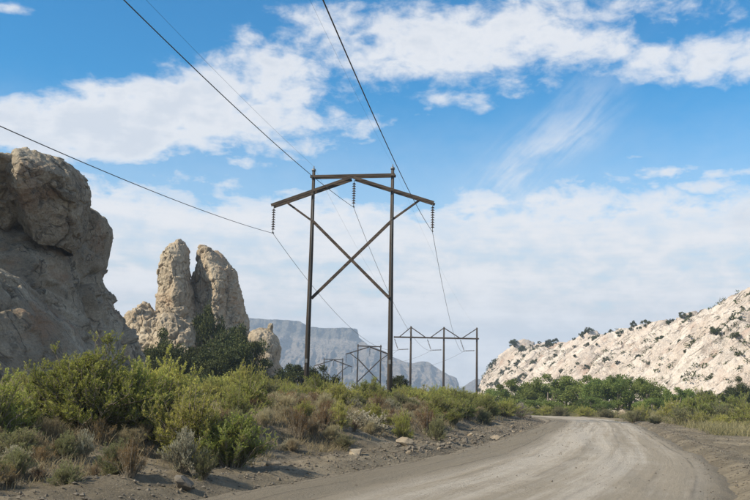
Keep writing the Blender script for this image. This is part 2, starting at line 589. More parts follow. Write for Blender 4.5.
# ------------------------------------------------------------------ road line and ground heights
RD = np.array([(-13, -30), (-7.2, -12), (-3.2, 0), (1.4, 13.8), (5.4, 24.7), (10.0, 42.6), (13.9, 58), (15.9, 69), (15.6, 80),
               (12.5, 92), (4.5, 104), (-8, 114), (-28, 124), (-62, 136)], float)
RW = np.array([8.2, 8.2, 8.1, 7.8, 7.3, 6.7, 6.3, 6.2, 6.2, 6.2, 6.2, 6.2, 6.2, 6.2])


def catmull(P, n):
    out = []
    Q = np.vstack([2 * P[0] - P[1], P, 2 * P[-1] - P[-2]])
    for i in range(len(P) - 1):
        p0, p1, p2, p3 = Q[i:i + 4]
        for k in range(n):
            t_ = k / n
            out.append(0.5 * (2 * p1 + (p2 - p0) * t_ + (2 * p0 - 5 * p1 + 4 * p2 - p3) * t_ ** 2 + (3 * p1 - p0 - 3 * p2 + p3) * t_ ** 3))
    out.append(P[-1])
    return np.array(out)


RC = catmull(np.column_stack([RD, RW]), 24)
_seg = np.linalg.norm(np.diff(RC[:, :2], axis=0), axis=1)
RS = np.concatenate([[0], np.cumsum(_seg)])
_s = np.arange(0, RS[-1], 0.16)
RC = np.column_stack([np.interp(_s, RS, RC[:, k]) for k in range(3)])
RT = np.gradient(RC[:, :2], axis=0)
RT /= np.linalg.norm(RT, axis=1)[:, None]
RN = np.column_stack([RT[:, 1], -RT[:, 0]])       # to the right of travel
RCc = RC[::6]
RNc = RN[::6]


def road_d(x, y):
    """signed distance from the road edge: >0 outside; side -1 left, +1 right"""
    x = np.asarray(x, float); y = np.asarray(y, float)
    if x.size < 3000:
        ex = x[:, None] - RCc[None, :, 0]; ey = y[:, None] - RCc[None, :, 1]
        d2 = ex * ex + ey * ey
        k = np.argmin(d2, 1); i = np.arange(len(x))
        return np.sqrt(d2[i, k]) - RCc[k, 2] / 2, np.sign(ex[i, k] * RNc[k, 0] + ey[i, k] * RNc[k, 1])
    best = np.full(x.shape, 1e9)
    side = np.zeros(x.shape)
    hw = np.zeros(x.shape)
    for k in range(len(RCc)):
        ex, ey = x - RCc[k, 0], y - RCc[k, 1]
        d2 = ex * ex + ey * ey
        m_ = d2 < best
        best = np.where(m_, d2, best)
        side = np.where(m_, np.sign(ex * RNc[k, 0] + ey * RNc[k, 1]), side)
        hw = np.where(m_, RCc[k, 2] / 2, hw)
    return np.sqrt(best) - hw, side


def base_z(y):
    return -3.0 * ss(y, 78, 150)


def ground_h(x, y, fine_=True):
    x = np.asarray(x, float); y = np.asarray(y, float)
    d, side = road_d(x, y)
    left = side < 0
    fade = 1 - ss(y, 68, 96)
    A = 0.42 + 0.36 * ss(y, 14, 26)
    P = np.column_stack([x, y, np.zeros_like(x)])
    wob_ = 0.8 * pnoise(P * 0.22) + 0.35 * pnoise(P * 0.7 + 5)
    bank_ = 0.10 * ss(d, 0.0, 0.7) + A * ss(d + wob_ * 0.9, 1.1, 4.0) + 0.75 * ss(d, 4, 26)
    bank_ = bank_ * fade
    right_ = 0.13 * np.exp(-((d - 0.5) / 0.35) ** 2) + 0.35 * ss(d, 4.5, 9) + 1.2 * ss(d, 15, 60)
    h = np.where(left, bank_, right_)
    inside = ss(d, 0.25, -0.35)
    h = h - 0.10 * inside
    am = ss(d, -0.2, 1.5)
    h = h + am * (0.10 * fbm(P * 0.35, 3) + 0.05 * fbm(P * 1.6, 3))
    if fine_:
        near = np.exp(-(np.maximum(y - 45, 0) / 30) ** 2)
        rough = ss(d, 0.0, 1.2)
        h = h + near * rough * (0.035 * fbm(P * 4.5, 3) + 0.05 * np.maximum(0, ridged(P * 1.9 + 3, 3) - 0.9))
        # graded windrow ridges along the left shoulder
        wr = np.exp(-((d - 0.55 + 0.12 * pnoise(P * 0.8)) / 0.16) ** 2) * 0.07 + np.exp(-((d - 1.15 + 0.2 * pnoise(P * 0.6 + 9)) / 0.3) ** 2) * 0.12
        h = h + np.where(left, wr * (0.55 + 0.45 * pnoise(P * 3.0 + 7)), 0) * near
    # far ground swells
    r = np.hypot(x, y)
    h = h + 1.5 * ss(r, 150, 500) * fbm(P * 0.004, 3)
    return h + base_z(y)


def gz(x, y):
    return float(ground_h(np.array([x]), np.array([y]))[0])


_gy = np.linspace(9, 140, 900)


def on_ground(px, py):
    """where the line of sight through a photo pixel meets the ground"""
    d = ray(px, py)
    xs = d.x / d.y * _gy
    zs = EYE + d.z / d.y * _gy
    hh = ground_h(xs, _gy, False)
    k = np.argmax(zs < hh)
    if zs[k] >= hh[k]:
        k = len(_gy) - 1
    return float(xs[k]), float(_gy[k]), float(hh[k])


def axis_lines(a, b, step, lo, hi, grow=1.13):
    mid = list(np.arange(a, b, step))
    up, s = [], step
    v = mid[-1]
    while v < hi:
        s *= grow
        v += s
        up.append(min(v, hi))
    dn, s = [], step
    v = mid[0]
    while v > lo:
        s *= grow
        v -= s
        dn.append(max(v, lo))
    return np.array(dn[::-1] + mid + up)


gx_l = axis_lines(-24, 30, 0.14, -2300, 2300)
gy_l = axis_lines(9, 62, 0.15, -250, 2400)
GX, GY = np.meshgrid(gx_l, gy_l, indexing='ij')
GZ = ground_h(GX.ravel(), GY.ravel())
link("ground", mesh_np("ground", np.column_stack([GX.ravel(), GY.ravel(), GZ]), grid_faces(len(gx_l), len(gy_l)), M_SOIL, True), kind="structure")

# the road: a strip with its own wheel ruts, its edges sinking under the shoulders
nv = 75
vv = np.linspace(-1.12, 1.12, nv)
S = np.arange(len(RC))
XX = RC[:, None, 0] + RN[:, None, 0] * vv[None] * RC[:, None, 2] / 2
YY = RC[:, None, 1] + RN[:, None, 1] * vv[None] * RC[:, None, 2] / 2
sv = np.repeat((np.arange(len(RC)) * 0.16)[:, None], nv, 1)
lat = np.repeat((vv * 3.6)[None], len(RC), 0)
P = np.column_stack([XX.ravel(), YY.ravel(), np.zeros(XX.size)])
Q = np.column_stack([sv.ravel() * 0.03, lat.ravel() * 1.3 + 0.5 * pnoise(P * 0.1), np.zeros(XX.size)])
Z = 0.03 - 0.17 * ss(np.abs(lat.ravel()) / 3.6 + 0.07 * pnoise(P * 0.45) + 0.05 * pnoise(P * 1.7 + 4), 0.86, 1.10) + 0.06 * (1 - (lat.ravel() / 3.6) ** 2)
Z += 0.03 * fbm(Q, 3, 0.6) + 0.012 * fbm(P * 2.2, 3) + 0.035 * fbm(P * 0.25, 2)
Z += base_z(P[:, 1])
link("road", mesh_np("road", np.column_stack([XX.ravel(), YY.ravel(), Z]), grid_faces(len(RC), nv), M_ROAD, True,
                     uv=np.column_stack([sv.ravel(), np.repeat(vv[None], len(RC), 0).ravel()])), kind="structure")


# ------------------------------------------------------------------ rock bodies
def loft_rock(name, rings, mat, nu=220, nvv=170, seed=0, rough=0.06, crack=0.05, freq=1.0, squash=3.0, slab=None, slab_amt=0.0, cuts=0, cut=(0.72, 0.92), planes=(), shear=0.0, rg_amt=0.14, wplanes=()):
    """rings: (z, cx, cy, rx, ry) from the ground up; the body closes over the last ring.
    The outline is then broken up with blocks, cracks and noise."""
    rg = np.array(rings, float)
    zs = rg[:, 0]
    H = zs[-1] - zs[0]
    size = max(rg[:, 3].max(), 0.3)
    tt = np.linspace(0, 1, nvv)
    z = zs[0] + H * tt
    par = [np.interp(z, zs, rg[:, k]) for k in (1, 2, 3, 4)]
    # soften the ring joints
    ker = np.ones(7) / 7
    for i in range(4):
        pad = np.pad(par[i], 3, mode='edge')
        par[i] = np.convolve(pad, ker, 'valid')
    cap = np.sqrt(np.clip(1 - np.clip((tt - 0.9) / 0.1, 0, 1) ** 2, 0, 1))
    ph = np.linspace(0, 2 * np.pi, nu, endpoint=False)
    c, s = np.cos(ph), np.sin(ph)
    e = 2.0 / squash
    cc = np.sign(c) * np.abs(c) ** e
    sc_ = np.sign(s) * np.abs(s) ** e
    rr = (np.abs(c) ** squash + np.abs(s) ** squash) ** (-1 / squash)
    X = par[0][None] + par[2][None] * cap[None] * (c * rr)[:, None]
    Y = par[1][None] + par[3][None] * cap[None] * (s * rr)[:, None]
    Zz = np.repeat(z[None], nu, 0)
    V = np.stack([X, Y, Zz], -1)
    # broken planar faces
    rsc = np.random.RandomState(seed + 500)
    ctr = np.array([par[0].mean(), par[1].mean(), zs[0] + 0.5 * H])
    ext = np.array([rg[:, 3].max(), rg[:, 4].max(), H * 0.5])
    V[..., 1] += shear * (V[..., 0] - (par[0] + par[2]).max())
    for (pt, n0) in wplanes:
        n0 = np.array(n0); n0 = n0 / np.linalg.norm(n0)
        ex = (V - np.array(pt)) @ n0 + 0.5 * fbm(V.reshape(-1, 3) * 0.12 + seed, 3).reshape(V.shape[:2])
        V = V - (np.maximum(ex, 0)[..., None] * n0) * 0.93
    for (a0, b0, c0, dist) in planes:
        n0 = np.array([a0, b0, c0]); n0 = n0 / np.linalg.norm(n0)
        rel = (V - ctr) / ext
        wb = 0.08 * fbm(V.reshape(-1, 3) * freq * 0.5 + seed, 3).reshape(V.shape[:2])
        ex = rel @ n0 - dist + wb
        V = V - (np.maximum(ex, 0)[..., None] * n0) * ext * 0.9
    for k in range(cuts):
        n0 = rsc.normal(size=3) * np.array([1, 1, 0.6]); n0[1] -= 0.3; n0 /= np.linalg.norm(n0)
        rel = (V - ctr) / ext
        ex = rel @ n0 - rsc.uniform(*cut)
        V = V - (np.maximum(ex, 0)[..., None] * n0) * ext * 0.92
    # normals
    du = np.roll(V, -1, 0) - np.roll(V, 1, 0)
    dv = np.gradient(V, axis=1)
    N = np.cross(du, dv)
    ln = np.linalg.norm(N, axis=2, keepdims=True)
    N = np.where(ln > 1e-9, N / np.maximum(ln, 1e-9), np.array([0, 0, 1.0]))
    v = V.reshape(-1, 3)
    n_ = N.reshape(-1, 3)
    so = np.array([seed * 13.7, seed * 5.1, seed * 7.9])
    q = v * freq
    wq = q + 0.35 * np.column_stack([fbm(q * 1.3 + so + 3, 3), fbm(q * 1.3 + so + 31, 3), fbm(q * 1.3 + so + 57, 3)])
    f1, ed, cid = voro(wq * 0.55 + so)
    f1b, edb, cidb = voro(wq * 1.5 + so + 4)
    disp = rough * size * (fbm(q * 0.5 + so, 5, 0.52) * 0.9 + 0.7 * (cid - 0.5) + 0.3 * (cidb - 0.5) + 0.8 * f1 + 0.3 * f1b + rg_amt * (ridged(wq * np.array([1.1, 1.1, 0.6]) + so, 4, 0.5) - 0.4))
    disp -= crack * size * (np.exp(-(ed / 0.05) ** 2) + 0.16 * np.exp(-(edb / 0.05) ** 2))
    if slab is not None:
        sx, sy, sz = slab
        k = v[:, 0] * sx + v[:, 1] * sy + v[:, 2] * sz + 0.55 * fbm(v * 0.16 + so, 3)
        fr = k - np.floor(k)
        saw = np.where(fr < 0.86, fr / 0.86, (1 - fr) / 0.14)
        disp += slab_amt * (saw - 0.5 - 0.7 * np.exp(-((fr - 0.95) / 0.035) ** 2)) * (0.7 + 0.6 * pnoise(v * 0.12 + so + 8))
    tl, e3, c3 = voro(q * 4.2 + so + 11)
    disp += rough * size * (0.10 * fbm(q * 6 + so, 4, 0.55) + 0.16 * tl + 0.10 * (c3 - 0.5))
    v = v + n_ * disp[:, None]
    top = len(v)
    v = np.vstack([v, v.reshape(nu, nvv, 3)[:, -1].mean(0)])
    i = np.arange(nu)
    capf = np.stack([i * nvv + nvv - 1, ((i + 1) % nu) * nvv + nvv - 1, np.full(nu, top)], -1)
    return mesh_np(name, v, [grid_faces(nu, nvv, True), capf], mat, True)


def rings_px(rows, Y, depth, base=None):
    """rows: (py, left px, right px) read off a rock's outline at distance Y -> rings with true size"""
    out = []
    for r_ in rows:
        py, l, rr = r_[:3]
        dk = r_[3] if len(r_) > 3 else depth
        a, b = at(l, py, Y), at(rr, py, Y)
        out.append(((a.z + b.z) / 2, (a.x + b.x) / 2, Y, (b.x - a.x) / 2, dk))
    out.sort()
    if base is not None and out[0][0] > base:
        z, x_, y_, rx, ry = out[0]
        out.insert(0, (base, x_, y_, rx * 1.08, ry * 1.08))
    return out


def rock(name, label, rings, mat, cat="rock", group=None, **kw):
    return link(name, loft_rock(name, rings, mat, **kw), None, label, cat, group)


# the big outcrop on the left: its visible flank looks across the road, away from the sun
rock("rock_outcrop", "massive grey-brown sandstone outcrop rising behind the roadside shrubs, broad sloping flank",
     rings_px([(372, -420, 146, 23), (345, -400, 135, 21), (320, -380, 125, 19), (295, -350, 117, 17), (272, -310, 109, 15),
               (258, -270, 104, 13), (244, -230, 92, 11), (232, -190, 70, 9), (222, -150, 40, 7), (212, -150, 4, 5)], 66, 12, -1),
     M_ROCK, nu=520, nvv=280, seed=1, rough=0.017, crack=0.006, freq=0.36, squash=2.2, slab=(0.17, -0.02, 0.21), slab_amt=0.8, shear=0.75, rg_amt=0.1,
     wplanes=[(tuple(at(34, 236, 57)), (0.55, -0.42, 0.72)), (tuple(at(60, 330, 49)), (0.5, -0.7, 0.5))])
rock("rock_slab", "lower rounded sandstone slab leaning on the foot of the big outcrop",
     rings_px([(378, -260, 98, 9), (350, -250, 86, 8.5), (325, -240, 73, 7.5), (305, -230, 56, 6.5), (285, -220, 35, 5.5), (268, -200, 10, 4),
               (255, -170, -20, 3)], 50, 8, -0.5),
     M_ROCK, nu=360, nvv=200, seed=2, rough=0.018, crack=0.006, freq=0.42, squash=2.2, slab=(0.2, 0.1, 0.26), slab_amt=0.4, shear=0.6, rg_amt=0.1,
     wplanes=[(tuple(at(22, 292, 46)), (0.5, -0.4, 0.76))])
rock("cap_boulder", "huge cracked boulder with a rusty hollow perched on top of the outcrop",
     rings_px([(251, 50, 66, 1.6), (242, 36, 72, 3.0), (228, 20, 77, 4.2), (210, 15, 80, 5.0), (192, 17, 82, 5.2), (180, 18, 80, 5), (172, 14, 77, 4.6), (165, 6, 71, 4), (158, 0, 58, 3.0)], 56.5, 5),
     M_ROCK, nu=360, nvv=240, seed=16, rough=0.085, crack=0.06, freq=0.5, squash=2.3, cuts=4, cut=(0.88, 1.0), planes=[(0.5, -0.8, -0.35, 0.62), (-0.45, -0.8, -0.4, 0.66)])
rock("split_boulder", "dark split boulder wedged beside the huge cracked boulder on the outcrop",
     rings_px([(228, -60, 2, 3), (216, -75, 13, 4), (202, -80, 18, 4.6), (188, -80, 24, 4.6), (175, -75, 29, 4.4), (165, -60, 28, 3.4), (157, -40, 20, 2)], 54.5, 4),
     M_ROCK, nu=240, nvv=160, seed=5, rough=0.07, crack=0.04, freq=0.6, squash=2.5, planes=[(0.6, -0.7, -0.35, 0.6)], shear=0.4)
rock("shoulder_boulder", "bulging overhanging boulder on the outcrop's shoulder, behind the huge cracked boulder",
     rings_px([(310, 60, 74, 2.5), (290, 54, 88, 4), (277, 50, 91, 5), (264, 46, 95, 5.2), (248, 44, 99, 5.6), (230, 44, 104, 5.6), (217, 46, 103, 5), (206, 52, 91, 3.8)], 64, 5),
     M_ROCK, nu=280, nvv=180, seed=7, rough=0.065, crack=0.04, freq=0.55, squash=2.6, planes=[(0.5, -0.85, -0.1, 0.6)])

# two spires and their footing
DS = 112
rock("rock_spire", "slender upright sandstone spire with a rounded top",
     rings_px([(372, 148, 216, 5), (345, 153, 208, 4.6), (325, 158, 200, 4.2), (300, 160.5, 193, 4.0), (278, 160.5, 189.5, 3.7), (266, 160.5, 188.5, 3.5), (254, 163, 187.5, 3.0), (246, 167, 186.5, 2.3),
               (238, 173, 185, 1.6)], DS, 4, -2),
     M_SPIRE, nu=300, nvv=300, seed=21, rough=0.055, crack=0.045, freq=0.62, squash=2.8, cuts=4, cut=(0.88, 1.0), planes=[(-0.55, -0.83, 0.05, 0.62), (0.9, -0.42, 0, 0.56)])
rock("rock_spire", "broad notched sandstone spire whose right edge steps down beside the slender spire",
     rings_px([(372, 186, 256, 6), (345, 190, 248, 5.5), (320, 192, 242, 5.2), (298, 194, 238, 4.8), (280, 195, 234, 4.4), (270, 195.5, 229, 4), (261, 196.5, 223, 3.4), (253, 197.5, 216, 2.8),
               (244, 199, 208, 1.8)], DS + 3, 4, -2),
     M_SPIRE, nu=320, nvv=300, seed=33, rough=0.055, crack=0.045, freq=0.62, squash=2.6, cuts=4, cut=(0.88, 1.0), planes=[(-0.6, -0.8, 0.1, 0.6), (0.85, -0.5, 0.1, 0.6)])
rock("pinnacle", "jagged shoulder pinnacle on the right edge of the broad spire",
     rings_px([(350, 206, 252, 3.4), (321, 208, 247, 3), (300, 210, 241.5, 2.6), (283, 211, 237.5, 2.4), (272, 210, 235, 2.2), (264, 209, 234, 1.8)], DS + 2.5, 2),
     M_SPIRE, nu=160, nvv=180, seed=35, rough=0.07, crack=0.05, freq=0.9, planes=[(-0.6, -0.8, 0.1, 0.6)])
for (rows, dY, sd_, lb) in [
        ([(370, 118, 182, 5), (345, 122, 178, 5), (330, 127, 170, 4.4), (317, 131, 158, 3.6), (307, 136, 148, 2.4), (302, 139, 145, 1.2)], -4, 41,
         "tilted tan boulder heap at the left foot of the slender spire"),
        ([(372, 150, 205, 4), (350, 155, 200, 4), (335, 158, 195, 3.4), (322, 160, 186, 2.4), (315, 163, 176, 1.4)], -7, 42,
         "broken rubble apron in front of the slender spire"),
        ([(376, 200, 240, 3), (362, 203, 236, 3), (352, 207, 228, 2.2), (346, 212, 222, 1)], -9, 43,
         "small pale boulder among the dark junipers below the spires")]:
    rock("boulder", lb, rings_px(rows, DS + dY, 4, -2), M_SPIRE, nu=180, nvv=140, seed=sd_, rough=0.13, crack=0.07, freq=0.6)
rock("knob_rock", "rounded tan rock with a small knob on its crown, beside the broad spire",
     rings_px([(378, 246, 284, 4), (362, 247, 278, 3.8), (348, 248, 279.5, 3.6), (338, 249, 277, 3.2), (331, 251, 273, 2.4), (327, 256, 271, 1.3)], DS - 2, 3, -2),
     M_SPIRE, nu=180, nvv=140, seed=51, rough=0.08, crack=0.04, freq=0.6)
rock("knob", "small balanced knob of rock standing on the rounded tan rock",
     rings_px([(334, 267.5, 273, 0.5), (330, 267.6, 272.6, 0.45), (326, 268, 273.2, 0.5), (323, 269, 272.6, 0.3)], DS - 2, 0.5),
     M_SPIRE, nu=60, nvv=50, seed=52, rough=0.1, crack=0.03, freq=1.5)
rock("boulder", "smooth round boulder resting at the foot of the knobbed tan rock",
     rings_px([(376, 258, 278, 1.8), (366, 259, 276, 1.8), (358, 261, 274, 1.4), (354, 264, 271, 0.8)], DS - 6, 1.5, -2),
     M_SPIRE, nu=90, nvv=80, seed=53, rough=0.08, crack=0.03, freq=0.8)

# ------------------------------------------------------------------ pale slickrock ridge on the right
crest = [(484, 396, 500), (487, 388, 490), (492, 376, 475), (510, 358, 445), (540, 350, 410), (575, 342, 372), (600, 336, 345), (640, 331, 310), (680, 320, 275),
         (715, 307, 245), (750, 298, 220), (800, 286, 196), (880, 266, 170), (980, 240, 150)]
foot = [(480, 470), (480, 455), (484, 430), (500, 388), (522, 345), (548, 300), (575, 268), (600, 238), (632, 202), (664, 172), (704, 150), (770, 132), (880, 116), (1010, 104)]
cr = np.array([tuple(at(a, b + min(9.0, max(0.0, (a - 487) * 0.055)), c_)) for a, b, c_ in crest])
ft = []
for (px, Y_) in foot:
    q_ = at(px, 396, Y_)
    ft.append((q_.x, Y_, float(base_z(Y_)) - 2.0))
ft = np.array(ft)
NU, NV = 760, 230
tu = np.linspace(0, len(crest) - 1, NU)
CRs = catmull(cr, 60)
FTs = catmull(ft, 60)
ti = np.linspace(0, len(CRs) - 1, NU)
CR = np.column_stack([np.interp(ti, np.arange(len(CRs)), CRs[:, k]) for k in range(3)])
FT = np.column_stack([np.interp(ti, np.arange(len(FTs)), FTs[:, k]) for k in range(3)])
w_ = np.linspace(0, 1.35, NV)
fa = np.minimum(w_, 1.0)
front = FT[:, None] * (1 - fa[None, :, None]) + CR[:, None] * fa[None, :, None]
bulge = np.sin(np.pi * fa) * 0.07
hgt = np.maximum(CR[:, 2] - FT[:, 2], 1)
front[..., 2] += bulge[None] * hgt[:, None]
over = np.maximum(w_ - 1, 0)
out_dir = CR[:, :2] - FT[:, :2]
front[..., 0] += over[None] * out_dir[:, None, 0] * 1.6
front[..., 1] += over[None] * out_dir[:, None, 1] * 1.6
front[..., 2] -= (over[None] / 0.35) ** 1.5 * 0.8 * hgt[:, None]
V = front
du = np.gradient(V, axis=0)
dv = np.gradient(V, axis=1)
N = np.cross(dv, du)
N /= np.maximum(np.linalg.norm(N, axis=2, keepdims=True), 1e-9)
N *= np.sign(N[..., 2:3] + 1e-6)
v = V.reshape(-1, 3)
# slabs dip away down the face: stretch the relief along the dip
dip = np.array([-0.75, 0.15, -0.64]); dip /= np.linalg.norm(dip)
al = v @ dip
pr = v - al[:, None] * dip
q = pr * 0.24 + (al * 0.05)[:, None] * dip
wq = q + 0.25 * np.column_stack([fbm(v * 0.03 + 2, 3), fbm(v * 0.03 + 20, 3), fbm(v * 0.03 + 40, 3)])
f1, ed, cid = voro(wq)
f1b, edb, cidb = voro(wq * 2.7 + 3)
tap = (0.25 + 0.75 * ss(hgt, 3, 18))[:, None].repeat(NV, 1).ravel()
stk = np.array([0.10, 0.98, 0.12])
k1 = (v @ stk) / 10.0 + 0.8 * fbm(v * 0.02 + 5, 3) + 0.02 * al
fr1 = k1 - np.floor(k1)
k2 = (v @ stk) / 3.7 + 0.9 * fbm(v * 0.05 + 15, 3)
fr2 = k2 - np.floor(k2)
m1 = 0.25 + 0.9 * ss(pnoise(v * 0.03 + 2), -0.4, 0.5)
m2 = ss(pnoise(v * 0.05 + 12), -0.3, 0.4)
gul = 1.3 * ridged(np.column_stack([(v @ stk) * 0.028, al * 0.006, np.zeros(len(v))]) + 3, 3, 0.5) - 0.5
disp = 4.2 * m1 * (0.5 - np.where(fr1 < 0.9, fr1 / 0.9, (1 - fr1) / 0.1)) + 1.5 * m2 * (0.5 - np.where(fr2 < 0.88, fr2 / 0.88, (1 - fr2) / 0.12)) \
    + 1.2 * (cid - 0.5) + 0.8 * f1 + 0.4 * (cidb - 0.5) + 0.25 * f1b + 3.6 * gul - 1.6 * np.exp(-(ed / 0.08) ** 2) - 0.9 * np.exp(-(edb / 0.1) ** 2) \
    + 1.3 * fbm(v * 0.05, 3) + 0.35 * fbm(v * 0.5, 3)
edgew = np.ones((NU, NV))
edgew[:, :10] *= np.linspace(0.2, 1, 10)[None]
v = v + N.reshape(-1, 3) * (disp * tap * edgew.ravel() * 0.8)[:, None]
CLIFF_V = v.reshape(NU, NV, 3)
CLIFF_N = N
link("slickrock_ridge", mesh_np("slickrock_ridge", v, grid_faces(NU, NV)[:, ::-1], M_CLIFF, True), kind="structure")

# ------------------------------------------------------------------ far mesa
MY = 2050.0
prof = [(120, 318), (245, 318), (262, 319), (285, 320), (299, 321), (304, 323.5), (309, 327), (325, 328), (345, 328), (355, 328.5), (357.6, 329.5), (358.4, 337), (368, 345), (385, 351.5), (393, 357),
        (402, 361), (412, 363.5), (420, 361.5), (428, 361.5), (434, 366), (443, 372), (448, 375.5), (456.5, 377.5), (459, 386), (463, 390), (468, 394), (474, 398)]
capb = [(120, 332), (245, 332), (299, 333), (309, 338), (345, 341), (358, 343)]
pxs = np.linspace(120, 474, 520)
pys = np.interp(pxs, *zip(*prof))
cby = np.interp(pxs, *zip(*capb))
NT = 120
rows = []
for px, py, cb in zip(pxs, pys, cby):
    tp = at(px, py, MY)
    zc = at(px, max(cb, py + 0.5), MY).z
    zc = min(zc, tp.z - 0.5)
    ft_ = -4.0
    wv = np.linspace(0, 1, NT)
    # talus: foot -> base of cap, then the cap cliff, then the flat top
    z_ = np.where(wv < 0.7, ft_ + (zc - ft_) * (wv / 0.7) ** 1.35, zc + (tp.z - zc) * np.minimum((wv - 0.7) / 0.2, 1))
    back = np.where(wv < 0.7, (1 - wv / 0.7) * (60 + 1.7 * max(zc, 0)), 0) * -1
    back = back + np.where(wv >= 0.7, np.minimum((wv - 0.7) / 0.2, 1) * 6, 0) + np.where(wv > 0.9, (wv - 0.9) / 0.1 * 160, 0)
    dd = ray(px, py)
    rows.append(np.column_stack([np.full(NT, tp.x), MY + back, z_]))
V = np.array(rows)
v = V.reshape(-1, 3)
wv = np.tile(np.linspace(0, 1, NT), len(pxs))
g = ridged(np.column_stack([v[:, 0] * 0.018, v[:, 2] * 0.006, v[:, 1] * 0.004]), 4, 0.55)
g2 = fbm(v * 0.03, 4)
amp = np.where(wv < 0.72, np.sin(np.pi * np.clip(wv / 0.75, 0, 1)) * 44 + 4, 9)
v = v.copy()
v[:, 1] -= amp * g + 6 * g2
v[:, 2] += np.where(wv < 0.7, 2.5 * fbm(v * 0.02 + 7, 4) * np.clip(v[:, 2] / 20, 0, 1), 0.8 * fbm(v * 0.05, 3))
v[:, 2] = np.minimum(v[:, 2], np.repeat(V[:, -1, 2], NT) + 1.2)
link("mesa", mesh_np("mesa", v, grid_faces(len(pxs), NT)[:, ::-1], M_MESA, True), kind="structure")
# a smaller hill farther off, in the gap before the ridge
hx = np.linspace(448, 500, 90)
hy = np.interp(hx, [448, 458, 464, 470, 476, 482, 490, 500], [398, 391, 386, 382, 378.5, 380, 387, 398])
rows = []
for px, py in zip(hx, hy):
    tp = at(px, py, 2250)
    wv = np.linspace(0, 1, 40)
    rows.append(np.column_stack([np.full(40, tp.x), 2250 - (1 - wv) * (30 + 1.5 * max(tp.z, 0)), -4 + (tp.z + 4) * wv]))
v = np.array(rows).reshape(-1, 3)
v[:, 1] -= 8 * ridged(v * np.array([0.02, 0.004, 0.01]), 3)
v[:, 2] += 1.0 * fbm(v * 0.05, 3)
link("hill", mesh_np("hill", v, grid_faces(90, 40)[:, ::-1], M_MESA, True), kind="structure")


# ------------------------------------------------------------------ timber power structures
def tube_pts(pts, rad, n=8):
    pts = np.asarray(pts, float)
    rad = np.broadcast_to(np.asarray(rad, float), (len(pts),))
    T = np.gradient(pts, axis=0)
    T /= np.linalg.norm(T, axis=1)[:, None]
    up = np.array([0, 0, 1.0]) if abs(T[0, 2]) < 0.9 else np.array([1.0, 0, 0])
    A = np.cross(T, up); A /= np.linalg.norm(A, axis=1)[:, None]
    B = np.cross(T, A)
    ph = np.linspace(0, 2 * np.pi, n, endpoint=False)
    V = pts[None] + rad[None, :, None] * (np.cos(ph)[:, None, None] * A[None] + np.sin(ph)[:, None, None] * B[None])
    m_ = len(pts)
    V = V.reshape(-1, 3)
    F = [grid_faces(n, m_, True)]
    k = len(V)
    V = np.vstack([V, pts[0], pts[-1]])
    i = np.arange(n)
    F.append(np.stack([i * m_, np.full(n, k), ((i + 1) % n) * m_], -1))
    F.append(np.stack([i * m_ + m_ - 1, ((i + 1) % n) * m_ + m_ - 1, np.full(n, k + 1)], -1))
    return V, F


def part_tube(name, parent, pts, rad, mat, n=8, smooth_=True):
    V, F = tube_pts(pts, rad, n)
    return link(name, mesh_np(name, V, F, mat, smooth_), parent)


def part_beam(name, parent, a, b, wd, ht, mat):
    """a sawn timber from a to b with slightly eased corners"""
    a, b = np.array(a, float), np.array(b, float)
    T = b - a; L = np.linalg.norm(T); T = T / L
    sidev = np.cross(T, [0, 0, 1.0]); sidev /= np.linalg.norm(sidev)
    upv = np.cross(sidev, T)
    e = min(wd, ht) * 0.12
    prof_ = [(wd / 2 - e, -ht / 2), (wd / 2, -ht / 2 + e), (wd / 2, ht / 2 - e), (wd / 2 - e, ht / 2), (-wd / 2 + e, ht / 2), (-wd / 2, ht / 2 - e),
             (-wd / 2, -ht / 2 + e), (-wd / 2 + e, -ht / 2)]
    V = np.array([p_ + sidev * x_ + upv * y_ for p_ in (a, b) for x_, y_ in prof_])
    i = np.arange(8)
    F = [np.stack([i, (i + 1) % 8, (i + 1) % 8 + 8, i + 8], -1), np.arange(8)[None, ::-1], np.arange(8, 16)[None]]
    return link(name, mesh_np(name, V, F, mat), parent)


def insulator(parent, top, bot, discs=9, rad=0.13):
    """hanging string: hook rod, porcelain discs, conductor clamp"""
    top, bot = np.array(top, float), np.array(bot, float)
    s_ = link("insulator_string", None, parent)
    L = np.linalg.norm(bot - top)
    part_tube("rod", s_, [top, bot], 0.022, M_METAL, 6)
    d_ = (bot - top) / L
    for k in range(discs):
        c_ = top + (bot - top) * (0.10 + 0.80 * (k + 0.5) / discs)
        h = L * 0.8 / discs
        pts = [c_ - d_ * h * 0.42, c_ - d_ * h * 0.2, c_ + d_ * h * 0.02, c_ + d_ * h * 0.2, c_ + d_ * h * 0.26]
        part_tube("disc", s_, pts, [0.035, 0.05, rad * 0.75, rad, rad * 0.55], M_PORC, 10)
    side_ = np.array([-d_[2], 0, d_[0]]) if abs(d_[2]) < 0.5 else np.array([0, 1.0, 0])
    part_tube("clamp", s_, [bot - side_ * 0.14, bot + side_ * 0.14], 0.05, M_METAL, 6)
    return s_


def bolt_set(parent, pts):
    for p_ in pts:
        part_tube("bolt", parent, [np.array(p_) + [0, -0.24, 0], np.array(p_) + [0, 0.24, 0]], 0.03, M_METAL, 6)


